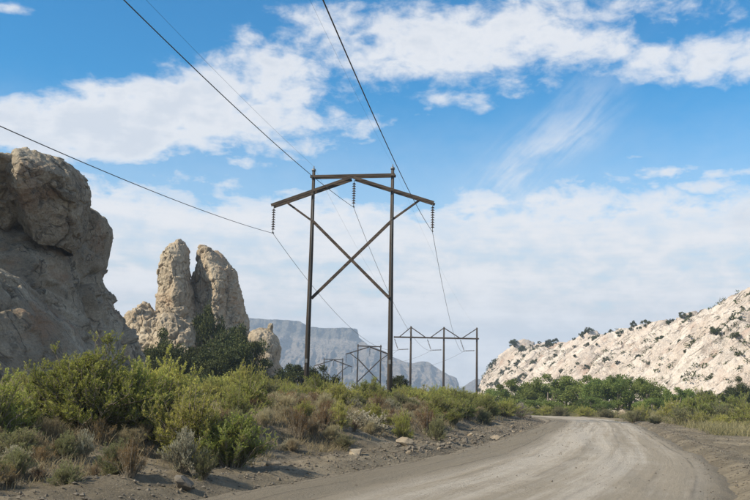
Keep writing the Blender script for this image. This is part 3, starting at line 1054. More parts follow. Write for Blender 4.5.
def h_frame(name, label, loc, rz, H, full=True, sp=5.2, group=None):
    """two poles, tie beam, two drooping arms, X brace, three insulator strings.  Local x across the line."""
    root = link(name, None, None, label, "power pole", group)
    root.location = loc
    root.rotation_euler = (0, 0, rz)
    zt = H
    hs = sp / 2
    k_ = 1.0 if full else 1.25
    for s in (-1, 1):
        po = part_tube("pole", root, [(s * hs * 1.02, 0, -1.5), (s * hs * 1.015, 0, H * 0.3), (s * hs, 0, H * 0.65), (s * hs, 0, H)],
                       [0.17 * k_, 0.155 * k_, 0.13 * k_, 0.10 * k_], M_WOOD, 14)
        if full:
            part_tube("pole_cap", po, [(s * hs, 0, H - 0.02), (s * hs, 0, H + 0.10), (s * hs, 0, H + 0.16)], [0.14, 0.13, 0.05], M_METAL, 12)
            part_tube("ground_wire", po, [(s * hs * 1.02 + 0.03, -0.185, 0.0), (s * hs * 1.015 + 0.03, -0.165, H * 0.3), (s * hs + 0.03, -0.138, H * 0.65), (s * hs + 0.03, -0.108, H)], 0.012, M_METAL, 5)
            part_beam("number_tag", po, (s * hs * 1.02 - 0.07, -0.19, 2.5), (s * hs * 1.02 + 0.07, -0.19, 2.5), 0.02, 0.26, M_METAL)
            part_tube("wire_peak", po, [(s * hs, 0.0, H + 0.1), (s * hs, 0, H + 0.32)], 0.035, M_METAL, 6)
    tw, th = 0.085 * k_, 0.18 * k_
    # tie beam, one plank each side of the poles
    for yy in (-0.19, 0.19):
        part_beam("tie_beam", root, (-hs - 0.18, yy, zt - 0.42), (hs + 0.18, yy, zt - 0.42), tw, th, M_BEAM)
    for s in (-1, 1):
        for yy in (-0.30, 0.30):
            part_beam("arm", root, (s * 0.12, yy, zt - 0.58), (s * (sp + 0.1), yy, zt - 2.32), tw, th, M_BEAM)
        part_beam("knee_brace", root, (s * (sp * 0.86), 0, zt - 2.0), (s * (hs + 0.05), 0, zt - 3.32), 0.09 * k_, 0.13 * k_, M_BEAM)
        part_beam("cross_brace", root, (s * (hs - 0.05), s * 0.23, zt - 3.36), (-s * (hs - 0.05), s * 0.23, zt - 8.4), 0.10 * k_, 0.19 * k_, M_BEAM)
    part_tube("spacer", root, [(-sp, -0.34, zt - 2.30), (-sp, 0.34, zt - 2.30)], 0.05, M_METAL, 6)
    part_tube("spacer", root, [(sp, -0.34, zt - 2.30), (sp, 0.34, zt - 2.30)], 0.05, M_METAL, 6)
    tips = []
    for x_, zz in ((-sp, zt - 2.32), (0.1, zt - 0.66), (sp, zt - 2.32)):
        nd = 9 if full else 6
        insulator(root, (x_, 0, zz), (x_, 0, zz - 1.78), nd, 0.13 if full else 0.15)
        tips.append((x_, 0, zz - 1.82))
    if full:
        bolt_set(root, [(s * hs, 0, zt - 0.42) for s in (-1, 1)] + [(s * hs, 0, zt - 1.42) for s in (-1, 1)] +
                 [(s * hs, 0, zt - 3.34) for s in (-1, 1)] + [(0, 0, zt - 5.86)])
    tips += [(-hs, 0, H + 0.3), (hs, 0, H + 0.3)]
    Mw = Matrix.Translation(loc) @ Matrix.Rotation(rz, 4, 'Z')
    return [np.array(Mw @ Vector(t_)) for t_ in tips]


# main structure
mc = at(353, 170, 57.5)
zg = gz(mc.x, mc.y)
tipsA = h_frame("power_structure", "tall two-pole timber power structure with X brace and drooping arms above roadside shrubs",
                (mc.x, mc.y, zg), R(-10), mc.z - zg, True, 5.25)
# three-pole angle structure beyond it
YB = 143.0
tb = at(444, 327, YB)
zb = gz(tb.x, tb.y)
HB = tb.z - zb
rootB = link("power_structure", None, None, "three-pole timber power structure with one long crossarm and slanted braces", "power pole")
rootB.location = (tb.x, tb.y, zb)
for k in (-1, 0, 1):
    part_tube("pole", rootB, [(k * 5.2, 0, -1.5), (k * 5.2, 0, HB * 0.5), (k * 5.2, 0, HB)], [0.19, 0.17, 0.13], M_WOOD, 12)
za = HB - 1.75
part_beam("crossarm", rootB, (-7.9, -0.26, za), (5.5, -0.26, za), 0.10, 0.21, M_BEAM)
part_beam("crossarm", rootB, (-7.9, 0.26, za), (5.5, 0.26, za), 0.10, 0.21, M_BEAM)
for (x0, x1) in ((-5.2, -7.0), (-5.2, -2.9), (0, -2.1), (0, 2.5), (5.2, 2.9)):
    part_beam("slant_brace", rootB, (x0, 0, HB - 0.15), (x1, 0, za + 0.05), 0.12, 0.14, M_BEAM)
tipsB = []
for k in (-1, 0, 1):
    cxp = k * 5.2 - 2.0
    insulator(rootB, (cxp - 0.65, 0, za - 0.1), (cxp, 0, za - 1.95), 7, 0.12)
    insulator(rootB, (k * 5.2 - 0.22, 0, za - 1.85), (cxp, 0, za - 1.95), 7, 0.12)
    tipsB.append(np.array([tb.x + cxp, tb.y, zb + za - 2.0]))
tipsB += [np.array([tb.x - 5.2, tb.y, zb + HB]), np.array([tb.x + 5.2, tb.y, zb + HB])]
# two farther H frames
farT = []
for (px, py, Y_, lb) in ((369.5, 344.5, 203, "distant two-pole timber power structure with X brace, standing before the mesa between the tall poles"),
                         (333.5, 358, 252, "farthest and smallest two-pole power structure, before the mesa slope beyond the tall one")):
    c_ = at(px, py, Y_)
    z0 = gz(c_.x, c_.y)
    farT.append(h_frame("power_structure", lb, (c_.x, c_.y, z0), R(12), c_.z - z0, False, 5.2))
tipsC, tipsD = farT


def sagged(a, b, sag, n=60):
    t_ = np.linspace(0, 1, n)[:, None]
    p_ = a * (1 - t_) + b * t_
    p_[:, 2] -= (4 * sag * t_ * (1 - t_))[:, 0]
    return p_


ld = np.array([0.11, 1.0, 0]); ld /= np.linalg.norm(ld)
wl = ["outer left power conductor hanging from the timber structures, off toward the outcrop", "middle power conductor hanging between the two tall poles",
      "outer right power conductor hanging from the right arm of the tall structure", "thin overhead shield wire on the left pole top",
      "thin overhead shield wire on the right pole top"]
back_d = tipsA[0] * 0
for k in range(5):
    A_, B_, C_, D_ = tipsA[k], tipsB[k], tipsC[k], tipsD[k]
    back_ = A_ - ld * 100 + np.array([0, 0, -4.0])
    fwd_ = D_ + (D_ - C_) * 2.2
    pts = np.vstack([sagged(back_, A_, 2.0 if k < 3 else 1.4, 120)[:-1], sagged(A_, B_, 2.3 if k < 3 else 1.2, 60)[:-1],
                     sagged(B_, C_, 1.6 if k < 3 else 1.0, 40)[:-1], sagged(C_, D_, 1.2 if k < 3 else 0.8, 30)[:-1], sagged(D_, fwd_, 2, 20)])
    V, F = tube_pts(pts, 0.0145 if k < 3 else 0.0045 if k == 3 else 0.003, 6)
    link("power_conductor" if k < 3 else "shield_wire", mesh_np("wire", V, F, M_WIRE, True), None, wl[k], "cable")


# ------------------------------------------------------------------ plants
def rnd_unit(rs, n):
    v_ = rs.normal(size=(n, 3))
    return v_ / np.linalg.norm(v_, axis=1)[:, None]


def leaves(P, Dr, L, W, rs):
    """diamond leaves: base point, direction, length, width"""
    n = len(P)
    sd_ = np.cross(Dr, rnd_unit(rs, n))
    sd_ /= np.maximum(np.linalg.norm(sd_, axis=1)[:, None], 1e-6)
    L = L[:, None]; W = W[:, None]
    V = np.stack([P, P + Dr * L * 0.45 + sd_ * W * 0.5, P + Dr * L, P + Dr * L * 0.45 - sd_ * W * 0.5], 1).reshape(-1, 3)
    F = np.arange(4 * n).reshape(n, 4)
    return V, F


def twig_tubes(A, B, C, r0, r1):
    """three-point curved twigs as thin 3-sided tubes, all in one stem mesh"""
    n = len(A)
    pts = np.stack([A, B, C], 1)
    T = C - A
    T /= np.maximum(np.linalg.norm(T, axis=1)[:, None], 1e-6)
    S1 = np.cross(T, [0.3, 0.9, 0.2]); S1 /= np.maximum(np.linalg.norm(S1, axis=1)[:, None], 1e-6)
    S2 = np.cross(T, S1)
    rad = np.stack([r0, (r0 + r1) / 2, r1], 1)
    V = []
    for k in range(3):
        a_ = k * 2 * np.pi / 3
        V.append(pts + rad[..., None] * (math.cos(a_) * S1 + math.sin(a_) * S2)[:, None])
    V = np.stack(V, 2).reshape(-1, 3)          # n,3 rings,3 around
    base = np.arange(n)[:, None, None] * 9
    F = []
    for rg in range(2):
        for k in range(3):
            F.append(np.stack([rg * 3 + k, rg * 3 + (k + 1) % 3, (rg + 1) * 3 + (k + 1) % 3, (rg + 1) * 3 + k], -1))
    F = np.array(F)[None] + base
    return V, F.reshape(-1, 4)


def shrub_meshes(seed, H=1.5, Rr=1.0, mains=45, sides=12, per=30, leaf=(0.05, 0.008), lean=1.0, upright=0.5, tag="shrub", lm=None, gap=0.25, droop=0.1):
    rs = np.random.RandomState(seed)
    # main stems fan out from the root; lobes make an uneven outline
    a = rs.uniform(0, 2 * np.pi, mains)
    tilt = np.abs(rs.normal(0, 0.5, mains)).clip(0, 1.15) * lean + rs.uniform(0, 0.15, mains)
    lob = 0.80 + 0.38 * pnoise(np.column_stack([np.cos(a) * 1.6, np.sin(a) * 1.6, tilt * 1.5 + seed * 3.3]))+ rs.uniform(-0.12, 0.14, mains)
    hx = np.column_stack([np.cos(a) * np.sin(tilt), np.sin(a) * np.sin(tilt), np.cos(tilt)])
    env = 1 / np.sqrt((np.sin(tilt) / Rr) ** 2 + (np.cos(tilt) / H) ** 2)
    tip = hx * (env * lob)[:, None]
    b0 = np.column_stack([np.cos(a), np.sin(a), np.zeros(mains)]) * rs.uniform(0.02, 0.16, mains)[:, None] * Rr
    midp = b0 * 0.5 + tip * 0.5 + np.array([0, 0, 1.0]) * (0.06 + droop) * H * np.sin(tilt)[:, None]
    b0[:, 2] = -0.06
    SV, SF = twig_tubes(b0, midp, tip, np.full(mains, 0.010 * H + 0.004), np.full(mains, 0.003))
    # side twigs
    ns = mains * sides
    mi = np.repeat(np.arange(mains), sides)
    t_ = rs.uniform(gap, 1.0, ns) ** 0.8
    tt_ = t_[:, None]
    P0 = (1 - tt_) ** 2 * b0[mi] + 2 * tt_ * (1 - tt_) * midp[mi] + tt_ ** 2 * tip[mi]
    md = tip[mi] - b0[mi]
    md /= np.linalg.norm(md, axis=1)[:, None]
    dr = md * 0.55 + rnd_unit(rs, ns) * 0.75 + np.array([0, 0, upright])
    dr /= np.linalg.norm(dr, axis=1)[:, None]
    ln = rs.uniform(0.12, 0.30, ns) * (0.55 * H + 0.45 * Rr) * (1.15 - 0.5 * t_)
    P2 = P0 + dr * ln[:, None]
    P1 = (P0 + P2) / 2 + rnd_unit(rs, ns) * 0.04 * H
    TV, TF = twig_tubes(P0, P1, P2, np.full(ns, 0.0035), np.full(ns, 0.0015))
    # leaves along side twigs
    nl = ns * per
    si = np.repeat(np.arange(ns), per)
    u = rs.uniform(0.05, 1.0, nl)
    uu = u[:, None]
    LP = (1 - uu) ** 2 * P0[si] + 2 * uu * (1 - uu) * P1[si] + uu ** 2 * P2[si]
    LD = dr[si] * 0.8 + rnd_unit(rs, nl) * 0.7 + np.array([0, 0, 0.15])
    LD /= np.linalg.norm(LD, axis=1)[:, None]
    LL = leaf[0] * rs.uniform(0.6, 1.4, nl)
    LW = leaf[1] * rs.uniform(0.7, 1.3, nl)
    keep = LP[:, 2] > 0.02
    LV, LF = leaves(LP[keep], LD[keep], LL[keep], LW[keep], rs)
    tipa = np.repeat(((0.45 * t_[si] + 0.55 * u)[keep] ** 1.6), 4)
    rn = np.repeat(rs.uniform(0, 1, ns)[si][keep] * 0.6 + rs.uniform(0, 0.4, keep.sum()), 4)
    fol = mesh_np(tag + "_foliage", LV, LF, lm, False, {"tip": tipa, "rnd": rn})
    stem = mesh_np(tag + "_stems", np.vstack([SV, TV]), np.vstack([SF, TF + len(SV)]), M_STEM, True)
    return fol, stem


PLANTS = {}


def proto(kind, n, lm, **kw):
    PLANTS[kind] = [shrub_meshes(100 + hash_(kind) + k * 7, tag=kind, lm=lm, **kw) for k in range(n)]


def hash_(s):
    return sum(ord(c_) * (i + 1) for i, c_ in enumerate(s)) % 900


proto("tall_shrub", 3, L_GREEN, H=1.0, Rr=0.66, mains=115, sides=20, per=30, leaf=(0.028, 0.007), lean=1.15, upright=0.7, gap=0.06)
proto("rabbitbrush", 3, L_YELLOW, H=1.0, Rr=0.85, mains=95, sides=16, per=26, leaf=(0.034, 0.009), lean=1.35, upright=0.8, gap=0.06)
proto("sagebrush", 2, L_SAGE, H=1.0, Rr=1.0, mains=70, sides=14, per=18, leaf=(0.045, 0.015), lean=1.4, upright=0.6, gap=0.1)
proto("olive_shrub", 2, L_OLIVE, H=1.0, Rr=0.9, mains=70, sides=14, per=18, leaf=(0.05, 0.010), lean=1.3, upright=0.6, gap=0.08)
proto("rust_weed", 2, L_RUST, H=1.0, Rr=0.8, mains=60, sides=10, per=14, leaf=(0.05, 0.007), lean=1.0, upright=1.2, gap=0.15)
proto("straw_tussock", 3, L_DRY, H=1.0, Rr=0.7, mains=150, sides=5, per=9, leaf=(0.16, 0.008), lean=0.8, upright=1.6, gap=0.05)
proto("dead_shrub", 1, L_TWIG, H=1.0, Rr=1.1, mains=70, sides=18, per=7, leaf=(0.07, 0.006), lean=1.4, upright=0.3, gap=0.1)


def plant(kind, x, y, h, wscale=1.0, label=None, group=None, name=None, cat="shrub", var=None, rz=None, rs=random):
    fol, stem = PLANTS[kind][(var if var is not None else rs.randrange(99)) % len(PLANTS[kind])]
    o = link(name or kind, None, None, label, cat, group)
    o.location = (x, y, gz(x, y) - 0.02)
    o.rotation_euler = (0, 0, rz if rz is not None else rs.uniform(0, 6.28))
    o.scale = (h * wscale, h * wscale * rs.uniform(0.9, 1.1), h)
    link("foliage", fol, o)
    link("stems", stem, o)
    return o


random.seed(5)
TAKEN = []


def hero(kind, px, Y, h, ws, label, cat="shrub", group=None, name=None, var=None):
    p_ = at(px, 395, Y)
    TAKEN.append((p_.x, p_.y, h * ws * 0.7))
    return plant(kind, p_.x, p_.y, h, ws, label, group, name, cat, var)


# the big roadside shrubs, each its own
G1 = "tall feathery green shrubs at the left of the road"
hero("tall_shrub", 92, 18.5, 1.8, 1.3, "tallest feathery green shrub, in front of the big outcrop", group=G1, var=0)
hero("tall_shrub", 45, 19.5, 1.45, 1.2, "feathery green shrub crowding the outer side of the tallest shrub", group=G1, var=1)
hero("tall_shrub", 128, 19.3, 1.45, 1.2, "feathery green shrub between the tallest shrub and the round yellow-green one", group=G1, var=2)
hero("rabbitbrush", 192, 18.2, 1.4, 1.1, "large round yellow-green shrub behind the silvery bush", group=G1, var=0)
hero("rabbitbrush", 160, 20.5, 1.5, 1.1, "yellow-green shrub behind the large round one, in front of the junipers", group=G1, var=1)
hero("tall_shrub", 232, 18.0, 1.15, 1.45, "dark low shrub beside the large round yellow-green one", group=G1, var=1)
hero("tall_shrub", -8, 16.5, 1.25, 1.2, "green shrub leaning on the feathery shrubs by the road bank", group=G1, var=2)
hero("rabbitbrush", 20, 17.4, 0.95, 1.0, "low yellow-green shrub before the feathery shrubs", group=G1, var=2)
hero("sagebrush", 186, 15.6, 0.72, 0.62, "silvery white-leaved sagebrush on the bank before the large round shrub", group=None, var=0)
hero("olive_shrub", 208, 15.5, 0.55, 0.55, "grey-green tuft beside the silvery sagebrush", var=0)
hero("rust_weed", 135, 14.6, 0.62, 1.0, "olive and rust weed clump at the foot of the bank", cat="weed", var=0)
hero("olive_shrub", 118, 15.0, 0.55, 0.9, "dull olive scrub beside the rust weed clump", var=1)
hero("sagebrush", 88, 16.0, 0.5, 0.5, "small pale sagebrush in the shade of the tallest shrub", var=1)
hero("olive_shrub", 22, 14.0, 0.5, 0.9, "dull olive scrub low on the shaded bank", var=0)
hero("rust_weed", -5, 13.2, 0.5, 1.2, "rusty weed clump on the shaded bank", cat="weed", var=1)
hero("olive_shrub", 70, 15.8, 0.45, 0.9, "low dull scrub under the feathery shrubs", var=1)
# the middle bank
G2 = "shrubs along the bank before the tall power structure"
hero("rabbitbrush", 243, 34, 1.65, 0.75, "yellow-tipped shrub standing alone before the junipers", var=2)
hero("sagebrush", 365, 28.5, 0.75, 1.35, "wide silvery sagebrush on the bank below the tall structure", var=1)
hero("rabbitbrush", 402, 29, 0.85, 0.6, "bright yellow-green shrub beside the wide silvery sagebrush", group=G2, var=0)
hero("rust_weed", 428, 32, 1.0, 1.0, "orange-brown weed clump by the right pole", cat="weed", var=0)
hero("olive_shrub", 438, 30, 0.8, 0.8, "grey-green shrub before the orange-brown weeds", group=G2, var=1)
hero("rabbitbrush", 340, 26, 0.8, 0.6, "upright green shrub beside the wide silvery sagebrush", group=G2, var=1)
hero("rust_weed", 300, 24, 0.8, 1.0, "rusty grass clump on the open bank", cat="weed", var=1)
hero("rust_weed", 325, 25, 0.75, 1.0, "olive-rust weed clump on the open bank", cat="weed", var=0)
hero("sagebrush", 290, 22.5, 0.35, 1.1, "small pale sagebrush on the bare bank", var=0)
hero("olive_shrub", 345, 24.0, 0.42, 1.1, "low olive scrub on the bank's edge", var=0)
hero("dead_shrub", 521, 62, 1.0, 1.0, "round grey twiggy shrub where the road bends", var=0)

SCAT = random.Random(77)
KINDS = {
    "rabbitbrush": ("yellow-green rabbitbrush", "rabbitbrush on the bank", (0.8, 1.35)),
    "tall_shrub": ("feathery green shrub", "feathery shrubs on the bank", (0.9, 1.5)),
    "olive_shrub": ("dull olive shrub", "olive shrubs on the bank", (0.6, 1.0)),
    "sagebrush": ("silvery sagebrush", "sagebrush on the bank", (0.45, 0.75)),
    "rust_weed": ("rusty weed clump", "rust weeds on the bank", (0.5, 0.85)),
    "straw_tussock": ("straw-coloured tussock", "straw tussocks on the bank", (0.4, 0.75)),
}
MARKS = [(at(a, 395, b), c_) for a, b, c_ in [
    (92, 19, "around the tallest feathery shrub"), (190, 19, "around the large round yellow-green shrub"), (243, 34, "around the lone yellow-tipped shrub"),
    (365, 28.5, "around the wide silvery sagebrush"), (428, 32, "around the orange-brown weed clump"), (306, 57, "near the left tall pole"),
    (389, 56, "near the right tall pole"), (505, 46, "above the rubble at the bend"), (521, 62, "near the grey twiggy shrub at the bend"),
    (470, 38, "on the bank's end before the bend"), (60, 42, "at the foot of the big outcrop"), (210, 70, "before the junipers of the spires"),
    (300, 25, "on the open bare bank")]]


def where(x, y):
    return min(MARKS, key=lambda m_: (m_[0].x - x) ** 2 + (m_[0].y - y) ** 2)[1]


def scatter(target, tries, ylo, yhi, pxlo, pxhi, dlo, dhi, pack):
    cnt = 0
    for _ in range(tries):
        if cnt >= target:
            break
        Y_ = ylo + (yhi - ylo) * SCAT.random()
        px = SCAT.uniform(pxlo, pxhi)
        p_ = at(px, 395, Y_)
        d_, s_ = road_d(np.array([p_.x]), np.array([p_.y]))
        d_ = float(d_[0])
        if s_[0] > 0 or d_ < dlo or d_ > dhi:
            continue
        crestness = min(1, max(0, (d_ - 2.6) / 6))
        r_ = SCAT.random()
        if px > 430:
            kind = "rabbitbrush" if r_ < 0.5 else "tall_shrub" if r_ < 0.72 else "rust_weed" if r_ < 0.82 else "straw_tussock" if r_ < 0.92 else "olive_shrub"
        elif 235 < px < 430 and Y_ < 40 and r_ < 0.8:
            r_ /= 0.8
            kind = "straw_tussock" if r_ < 0.5 else "rust_weed" if r_ < 0.72 else "olive_shrub" if r_ < 0.82 else "sagebrush" if r_ < 0.9 else "rabbitbrush"
        elif crestness > 0.6:
            kind = "rabbitbrush" if r_ < 0.48 else "tall_shrub" if r_ < 0.7 else "olive_shrub" if r_ < 0.8 else "rust_weed" if r_ < 0.93 else "sagebrush"
        else:
            kind = "rust_weed" if r_ < 0.25 else "rabbitbrush" if r_ < 0.38 else "olive_shrub" if r_ < 0.48 else "sagebrush" if r_ < 0.56 else "straw_tussock"
        lb, gp, (h0, h1) = KINDS[kind]
        h = SCAT.uniform(h0, h1)
        if d_ < 4:
            h *= 0.6 if px < 430 else 0.85
        # the skyline of the bank: the poles and the mesa stand clear above it
        lim = np.interp(px, [-60, 0, 60, 240, 290, 360, 400, 440, 500, 520, 545], [368, 368, 368, 370, 369, 373, 380, 377, 381, 387, 396])
        ztop = at(px, lim + SCAT.uniform(0, 8), Y_).z
        h = min(h, ztop - gz(p_.x, p_.y))
        if h < 0.3:
            continue
        if px < 40 and 24 < Y_ < 45 and SCAT.random() < 0.75:
            continue
        rad = h * 0.55
        if any((p_.x - a) ** 2 + (p_.y - b) ** 2 < (pack * (rad + c_)) ** 2 for a, b, c_ in TAKEN):
            continue
        TAKEN.append((p_.x, p_.y, rad))
        size = "large " if h > 1.15 else "small " if h < 0.6 else ""
        plant(kind, p_.x, p_.y, h, SCAT.uniform(0.95, 1.4), size + lb + " " + where(p_.x, p_.y), gp, None, "weed" if kind == "rust_weed" else "tussock" if kind == "straw_tussock" else "shrub", rs=SCAT)
        cnt += 1


scatter(90, 3000, 21, 62, 400, 548, 2.1, 9, 0.42)
scatter(95, 3000, 20, 46, 235, 430, 2.3, 16, 0.45)
scatter(130, 4000, 26, 74, -60, 500, 6, 60, 0.5)
scatter(26, 1500, 14, 22, -60, 250, 2.4, 9, 0.42)
NW = random.Random(21)
for k in range(26):
    px, Y_ = NW.uniform(-40, 190), NW.uniform(12.4, 16)
    p_ = at(px, 395, Y_)
    d_, s_ = road_d(np.array([p_.x]), np.array([p_.y]))
    if s_[0] > 0 or d_[0] < 1.5:
        continue
    kind = NW.choice(["rust_weed", "olive_shrub", "olive_shrub", "rust_weed"])
    plant(kind, p_.x, p_.y, NW.uniform(0.18, 0.38), NW.uniform(1.0, 1.5), {"rust_weed": "knee-low rusty weed tuft on the foot of the bank below the tallest shrub", "olive_shrub": "knee-low olive tuft on the foot of the bank below the tallest shrub"}[kind], "low tufts at the bank foot", "weed_tuft", "weed", rs=NW)

# verge shrubs on the right of the road
RV = random.Random(3)
vn = {}
ORD = ["first", "second", "third", "fourth", "fifth", "sixth", "seventh", "eighth", "ninth", "tenth", "eleventh", "twelfth", "thirteenth", "fourteenth"]
for px, Y_, kind, h, ws in sorted([(560, 92, "olive_shrub", 1.2, 1.5), (585, 88, "rabbitbrush", 1.1, 1.6), (640, 70, "rabbitbrush", 1.3, 1.0), (633, 66, "olive_shrub", 0.9, 1.5),
                            (672, 72, "rabbitbrush", 1.8, 1.2), (690, 64, "tall_shrub", 2.0, 1.2), (708, 70, "tall_shrub", 2.3, 1.2), (683, 62, "olive_shrub", 1.3, 1.6),
                            (725, 62, "olive_shrub", 1.5, 1.5), (748, 58, "rabbitbrush", 1.5, 1.5), (765, 54, "rabbitbrush", 1.6, 1.3), (735, 66, "tall_shrub", 1.9, 1.3),
                            (655, 64, "olive_shrub", 0.6, 1.8), (605, 82, "olive_shrub", 0.9, 1.8), (720, 56, "rabbitbrush", 0.9, 1.5), (700, 58, "rabbitbrush", 1.0, 1.5),
                            (545, 95, "rabbitbrush", 1.3, 1.5), (530, 88, "rabbitbrush", 1.1, 1.4), (790, 52, "tall_shrub", 1.7, 1.4), (572, 97, "tall_shrub", 1.4, 1.5)]):
    vn[kind] = vn.get(kind, -1) + 1
    p_ = at(px, 395, Y_)
    plant(kind, p_.x, p_.y, h, ws, ORD[vn[kind]] + {"olive_shrub": " dull olive", "rabbitbrush": " yellow-green", "tall_shrub": " tall green"}[kind] + " shrub along the verge before the pale ridge, counting from the bend", "verge " + kind.replace("_", " ") + " plants", rs=RV)


# ---- trees
def tree_meshes(seed, H, Rr, clumps, per, leaf, lm, trunk_h=0.35, tag="tree", flat=0.8, low=0.25):
    rs = np.random.RandomState(seed)
    d_ = rnd_unit(rs, clumps)
    rr = rs.uniform(0.35, 1.0, clumps) ** 0.5
    C_ = d_ * rr[:, None] * np.array([Rr, Rr, H * (1 - low) / 2 * flat])
    C_[:, 2] += H * (low + (1 - low) / 2)
    C_ *= 1 + 0.18 * pnoise(C_ * 1.1 + seed)[:, None]
    cr_ = rs.uniform(0.16, 0.34, clumps) * Rr
    n = clumps * per
    ci = np.repeat(np.arange(clumps), per)
    o_ = rnd_unit(rs, n) * (rs.uniform(0, 1, n) ** 0.45)[:, None]
    P_ = C_[ci] + o_ * cr_[ci][:, None] * np.array([1.1, 1.1, 0.8])
    Dr = rnd_unit(rs, n) + o_ * 0.6
    Dr /= np.linalg.norm(Dr, axis=1)[:, None]
    V, F = leaves(P_, Dr, leaf[0] * rs.uniform(0.6, 1.4, n), leaf[1] * rs.uniform(0.7, 1.3, n), rs)
    tip = np.repeat(rs.uniform(0.1, 0.9, clumps)[ci] * 0.6 + rs.uniform(0, 0.5, n), 4)
    rn = np.repeat(rs.uniform(0, 1, n), 4)
    crown = mesh_np(tag + "_crown", V, F, lm, False, {"tip": tip, "rnd": rn})
    # trunk and limbs
    vs, fs, off = [], [], 0
    fork = np.array([0, 0, H * trunk_h])
    lean = rs.uniform(-0.08, 0.08, 2) * H
    for k in range(1 + min(9, clumps)):
        if k == 0:
            pts = [(0, 0, -0.3), (lean[0] * 0.4, lean[1] * 0.4, H * trunk_h * 0.55), (lean[0], lean[1], H * trunk_h), (lean[0], lean[1], H * 0.62)]
            rad = np.array([0.036, 0.030, 0.024, 0.008]) * H
        else:
            tg = C_[rs.randint(clumps)]
            st = np.array([lean[0] * 0.7, lean[1] * 0.7, H * trunk_h * rs.uniform(0.5, 1.1)])
            pts = [st, st * 0.45 + tg * 0.55 + np.array([0, 0, -0.03 * H]), tg]
            rad = np.array([0.016, 0.010, 0.004]) * H
        a_, b_ = tube_pts(pts, rad, 6)
        vs.append(a_)
        fs.append([f + off for f in b_])
        off += len(a_)
    F4 = np.vstack([f[0] for f in fs])
    F3 = np.vstack([np.vstack(f[1:]) for f in fs])
    trunk = mesh_np(tag + "_trunk", np.vstack(vs), [F4, F3], M_BARK, True)
    return crown, trunk


TREES = {
    "cottonwood": [tree_meshes(s, 1.0, 0.52, 26, 230, (0.040, 0.026), L_COTTON, 0.3, "cottonwood", 0.95, 0.16) for s in (1, 2, 3)],
    "juniper": [tree_meshes(s, 1.0, 0.46, 55, 280, (0.040, 0.018), L_JUNI, 0.2, "juniper", 1.0, 0.04) for s in (11, 12, 13)],
    "scrub": [tree_meshes(s, 1.0, 0.62, 16, 60, (0.14, 0.075), L_JUNI, 0.2, "scrub", 0.95, 0.0) for s in (21, 22, 23, 24)],
}


def tree(kind, name, loc, h, ws, label, group, cat="tree", rs=random):
    crown, trunk = TREES[kind][rs.randrange(99) % len(TREES[kind])]
    o = link(name, None, None, label, cat, group)
    o.location = loc
    o.rotation_euler = (0, 0, rs.uniform(0, 6.28))
    o.scale = (h * ws, h * ws, h)
    link("crown", crown, o)
    link("trunk", trunk, o)
    return o


TR = random.Random(9)
ORD = ["first", "second", "third", "fourth", "fifth", "sixth", "seventh", "eighth", "ninth", "tenth", "eleventh", "twelfth", "thirteenth", "fourteenth"]
# broadleaf trees along the foot of the ridge
for k, (px, Y_, top, ws) in enumerate([(503, 120, 383, 1.0), (517, 116, 379, 1.0), (533, 120, 377, 1.0), (549, 115, 374, 1.05), (567, 118, 378, 1.1), (584, 112, 375, 1.1), (601, 108, 373, 1.1),
                                       (617, 104, 376, 1.0), (632, 108, 375, 1.0), (646, 102, 378, 1.0), (661, 104, 384, 1.1), (677, 98, 387, 1.1), (691, 100, 390, 1.2)]):
    p_ = at(px, top, Y_)
    z0 = gz(p_.x, p_.y)
    tree("cottonwood", "broadleaf_tree", (p_.x, p_.y, z0 - 0.05), p_.z - z0, ws, ORD[k] + " broadleaf tree along the ridge foot, counting from the grey twiggy shrub",
         "broadleaf trees below the ridge", rs=TR)
for k, (px, Y_, top) in enumerate([(510, 104, 398), (541, 102, 397), (592, 97, 396), (652, 92, 397)]):
    p_ = at(px, top, Y_)
    z0 = gz(p_.x, p_.y)
    tree("cottonwood", "broadleaf_bush", (p_.x, p_.y, z0 - 0.05), p_.z - z0, 1.7, ORD[k] + " low broadleaf bush under the tree row, counting from the grey twiggy shrub",
         "broadleaf bushes below the ridge", "bush", rs=TR)
for (px, Y_, top, ws) in [(705, 104, 389, 0.9), (722, 100, 392, 1.1), (738, 96, 390, 1.1), (742, 112, 378, 0.9), (757, 92, 388, 1.0), (775, 90, 385, 1.0)]:
    p_ = at(px, top, Y_)
    z0 = gz(p_.x, p_.y)
    tree("juniper", "juniper_tree", (p_.x, p_.y, z0 - 0.05), p_.z - z0, ws, "dark juniper at the foot of the pale ridge past the broadleaf trees",
         "junipers below the ridge", rs=TR)
# junipers among the spires
for (px, Y_, top, ws, lb) in [
        (168, 92, 331, 0.75, "large dark juniper before the rubble apron of the slender spire"),
        (190, 90, 343, 0.8, "dark juniper between the spires and the roadside shrubs"),
        (207, 105, 303, 0.34, "tall narrow juniper in the cleft between the two spires"),
        (232, 100, 322, 0.62, "black-green juniper against the foot of the broad spire"),
        (243, 92, 333, 0.7, "dark juniper beside the knobbed tan rock"),
        (218, 86, 345, 0.9, "bushy juniper in front of the broad spire"),
        (152, 86, 350, 1.0, "low dark juniper at the edge of the big outcrop"),
        (272, 98, 362, 1.1, "low juniper below the knobbed tan rock"),
        (300, 84, 362, 1.1, "round dark juniper behind the left tall pole"),
        (318, 88, 366, 1.0, "small dark juniper next to the left tall pole"),
        (130, 84, 356, 1.0, "low dark juniper under the outcrop's flank"),
        (398, 70, 373, 0.8, "small dark juniper by the foot of the right tall pole")]:
    p_ = at(px, top, Y_)
    z0 = gz(p_.x, p_.y)
    tree("juniper", "juniper_tree", (p_.x, p_.y, z0 - 0.1), p_.z - z0, ws, lb, "junipers around the spires", rs=TR)

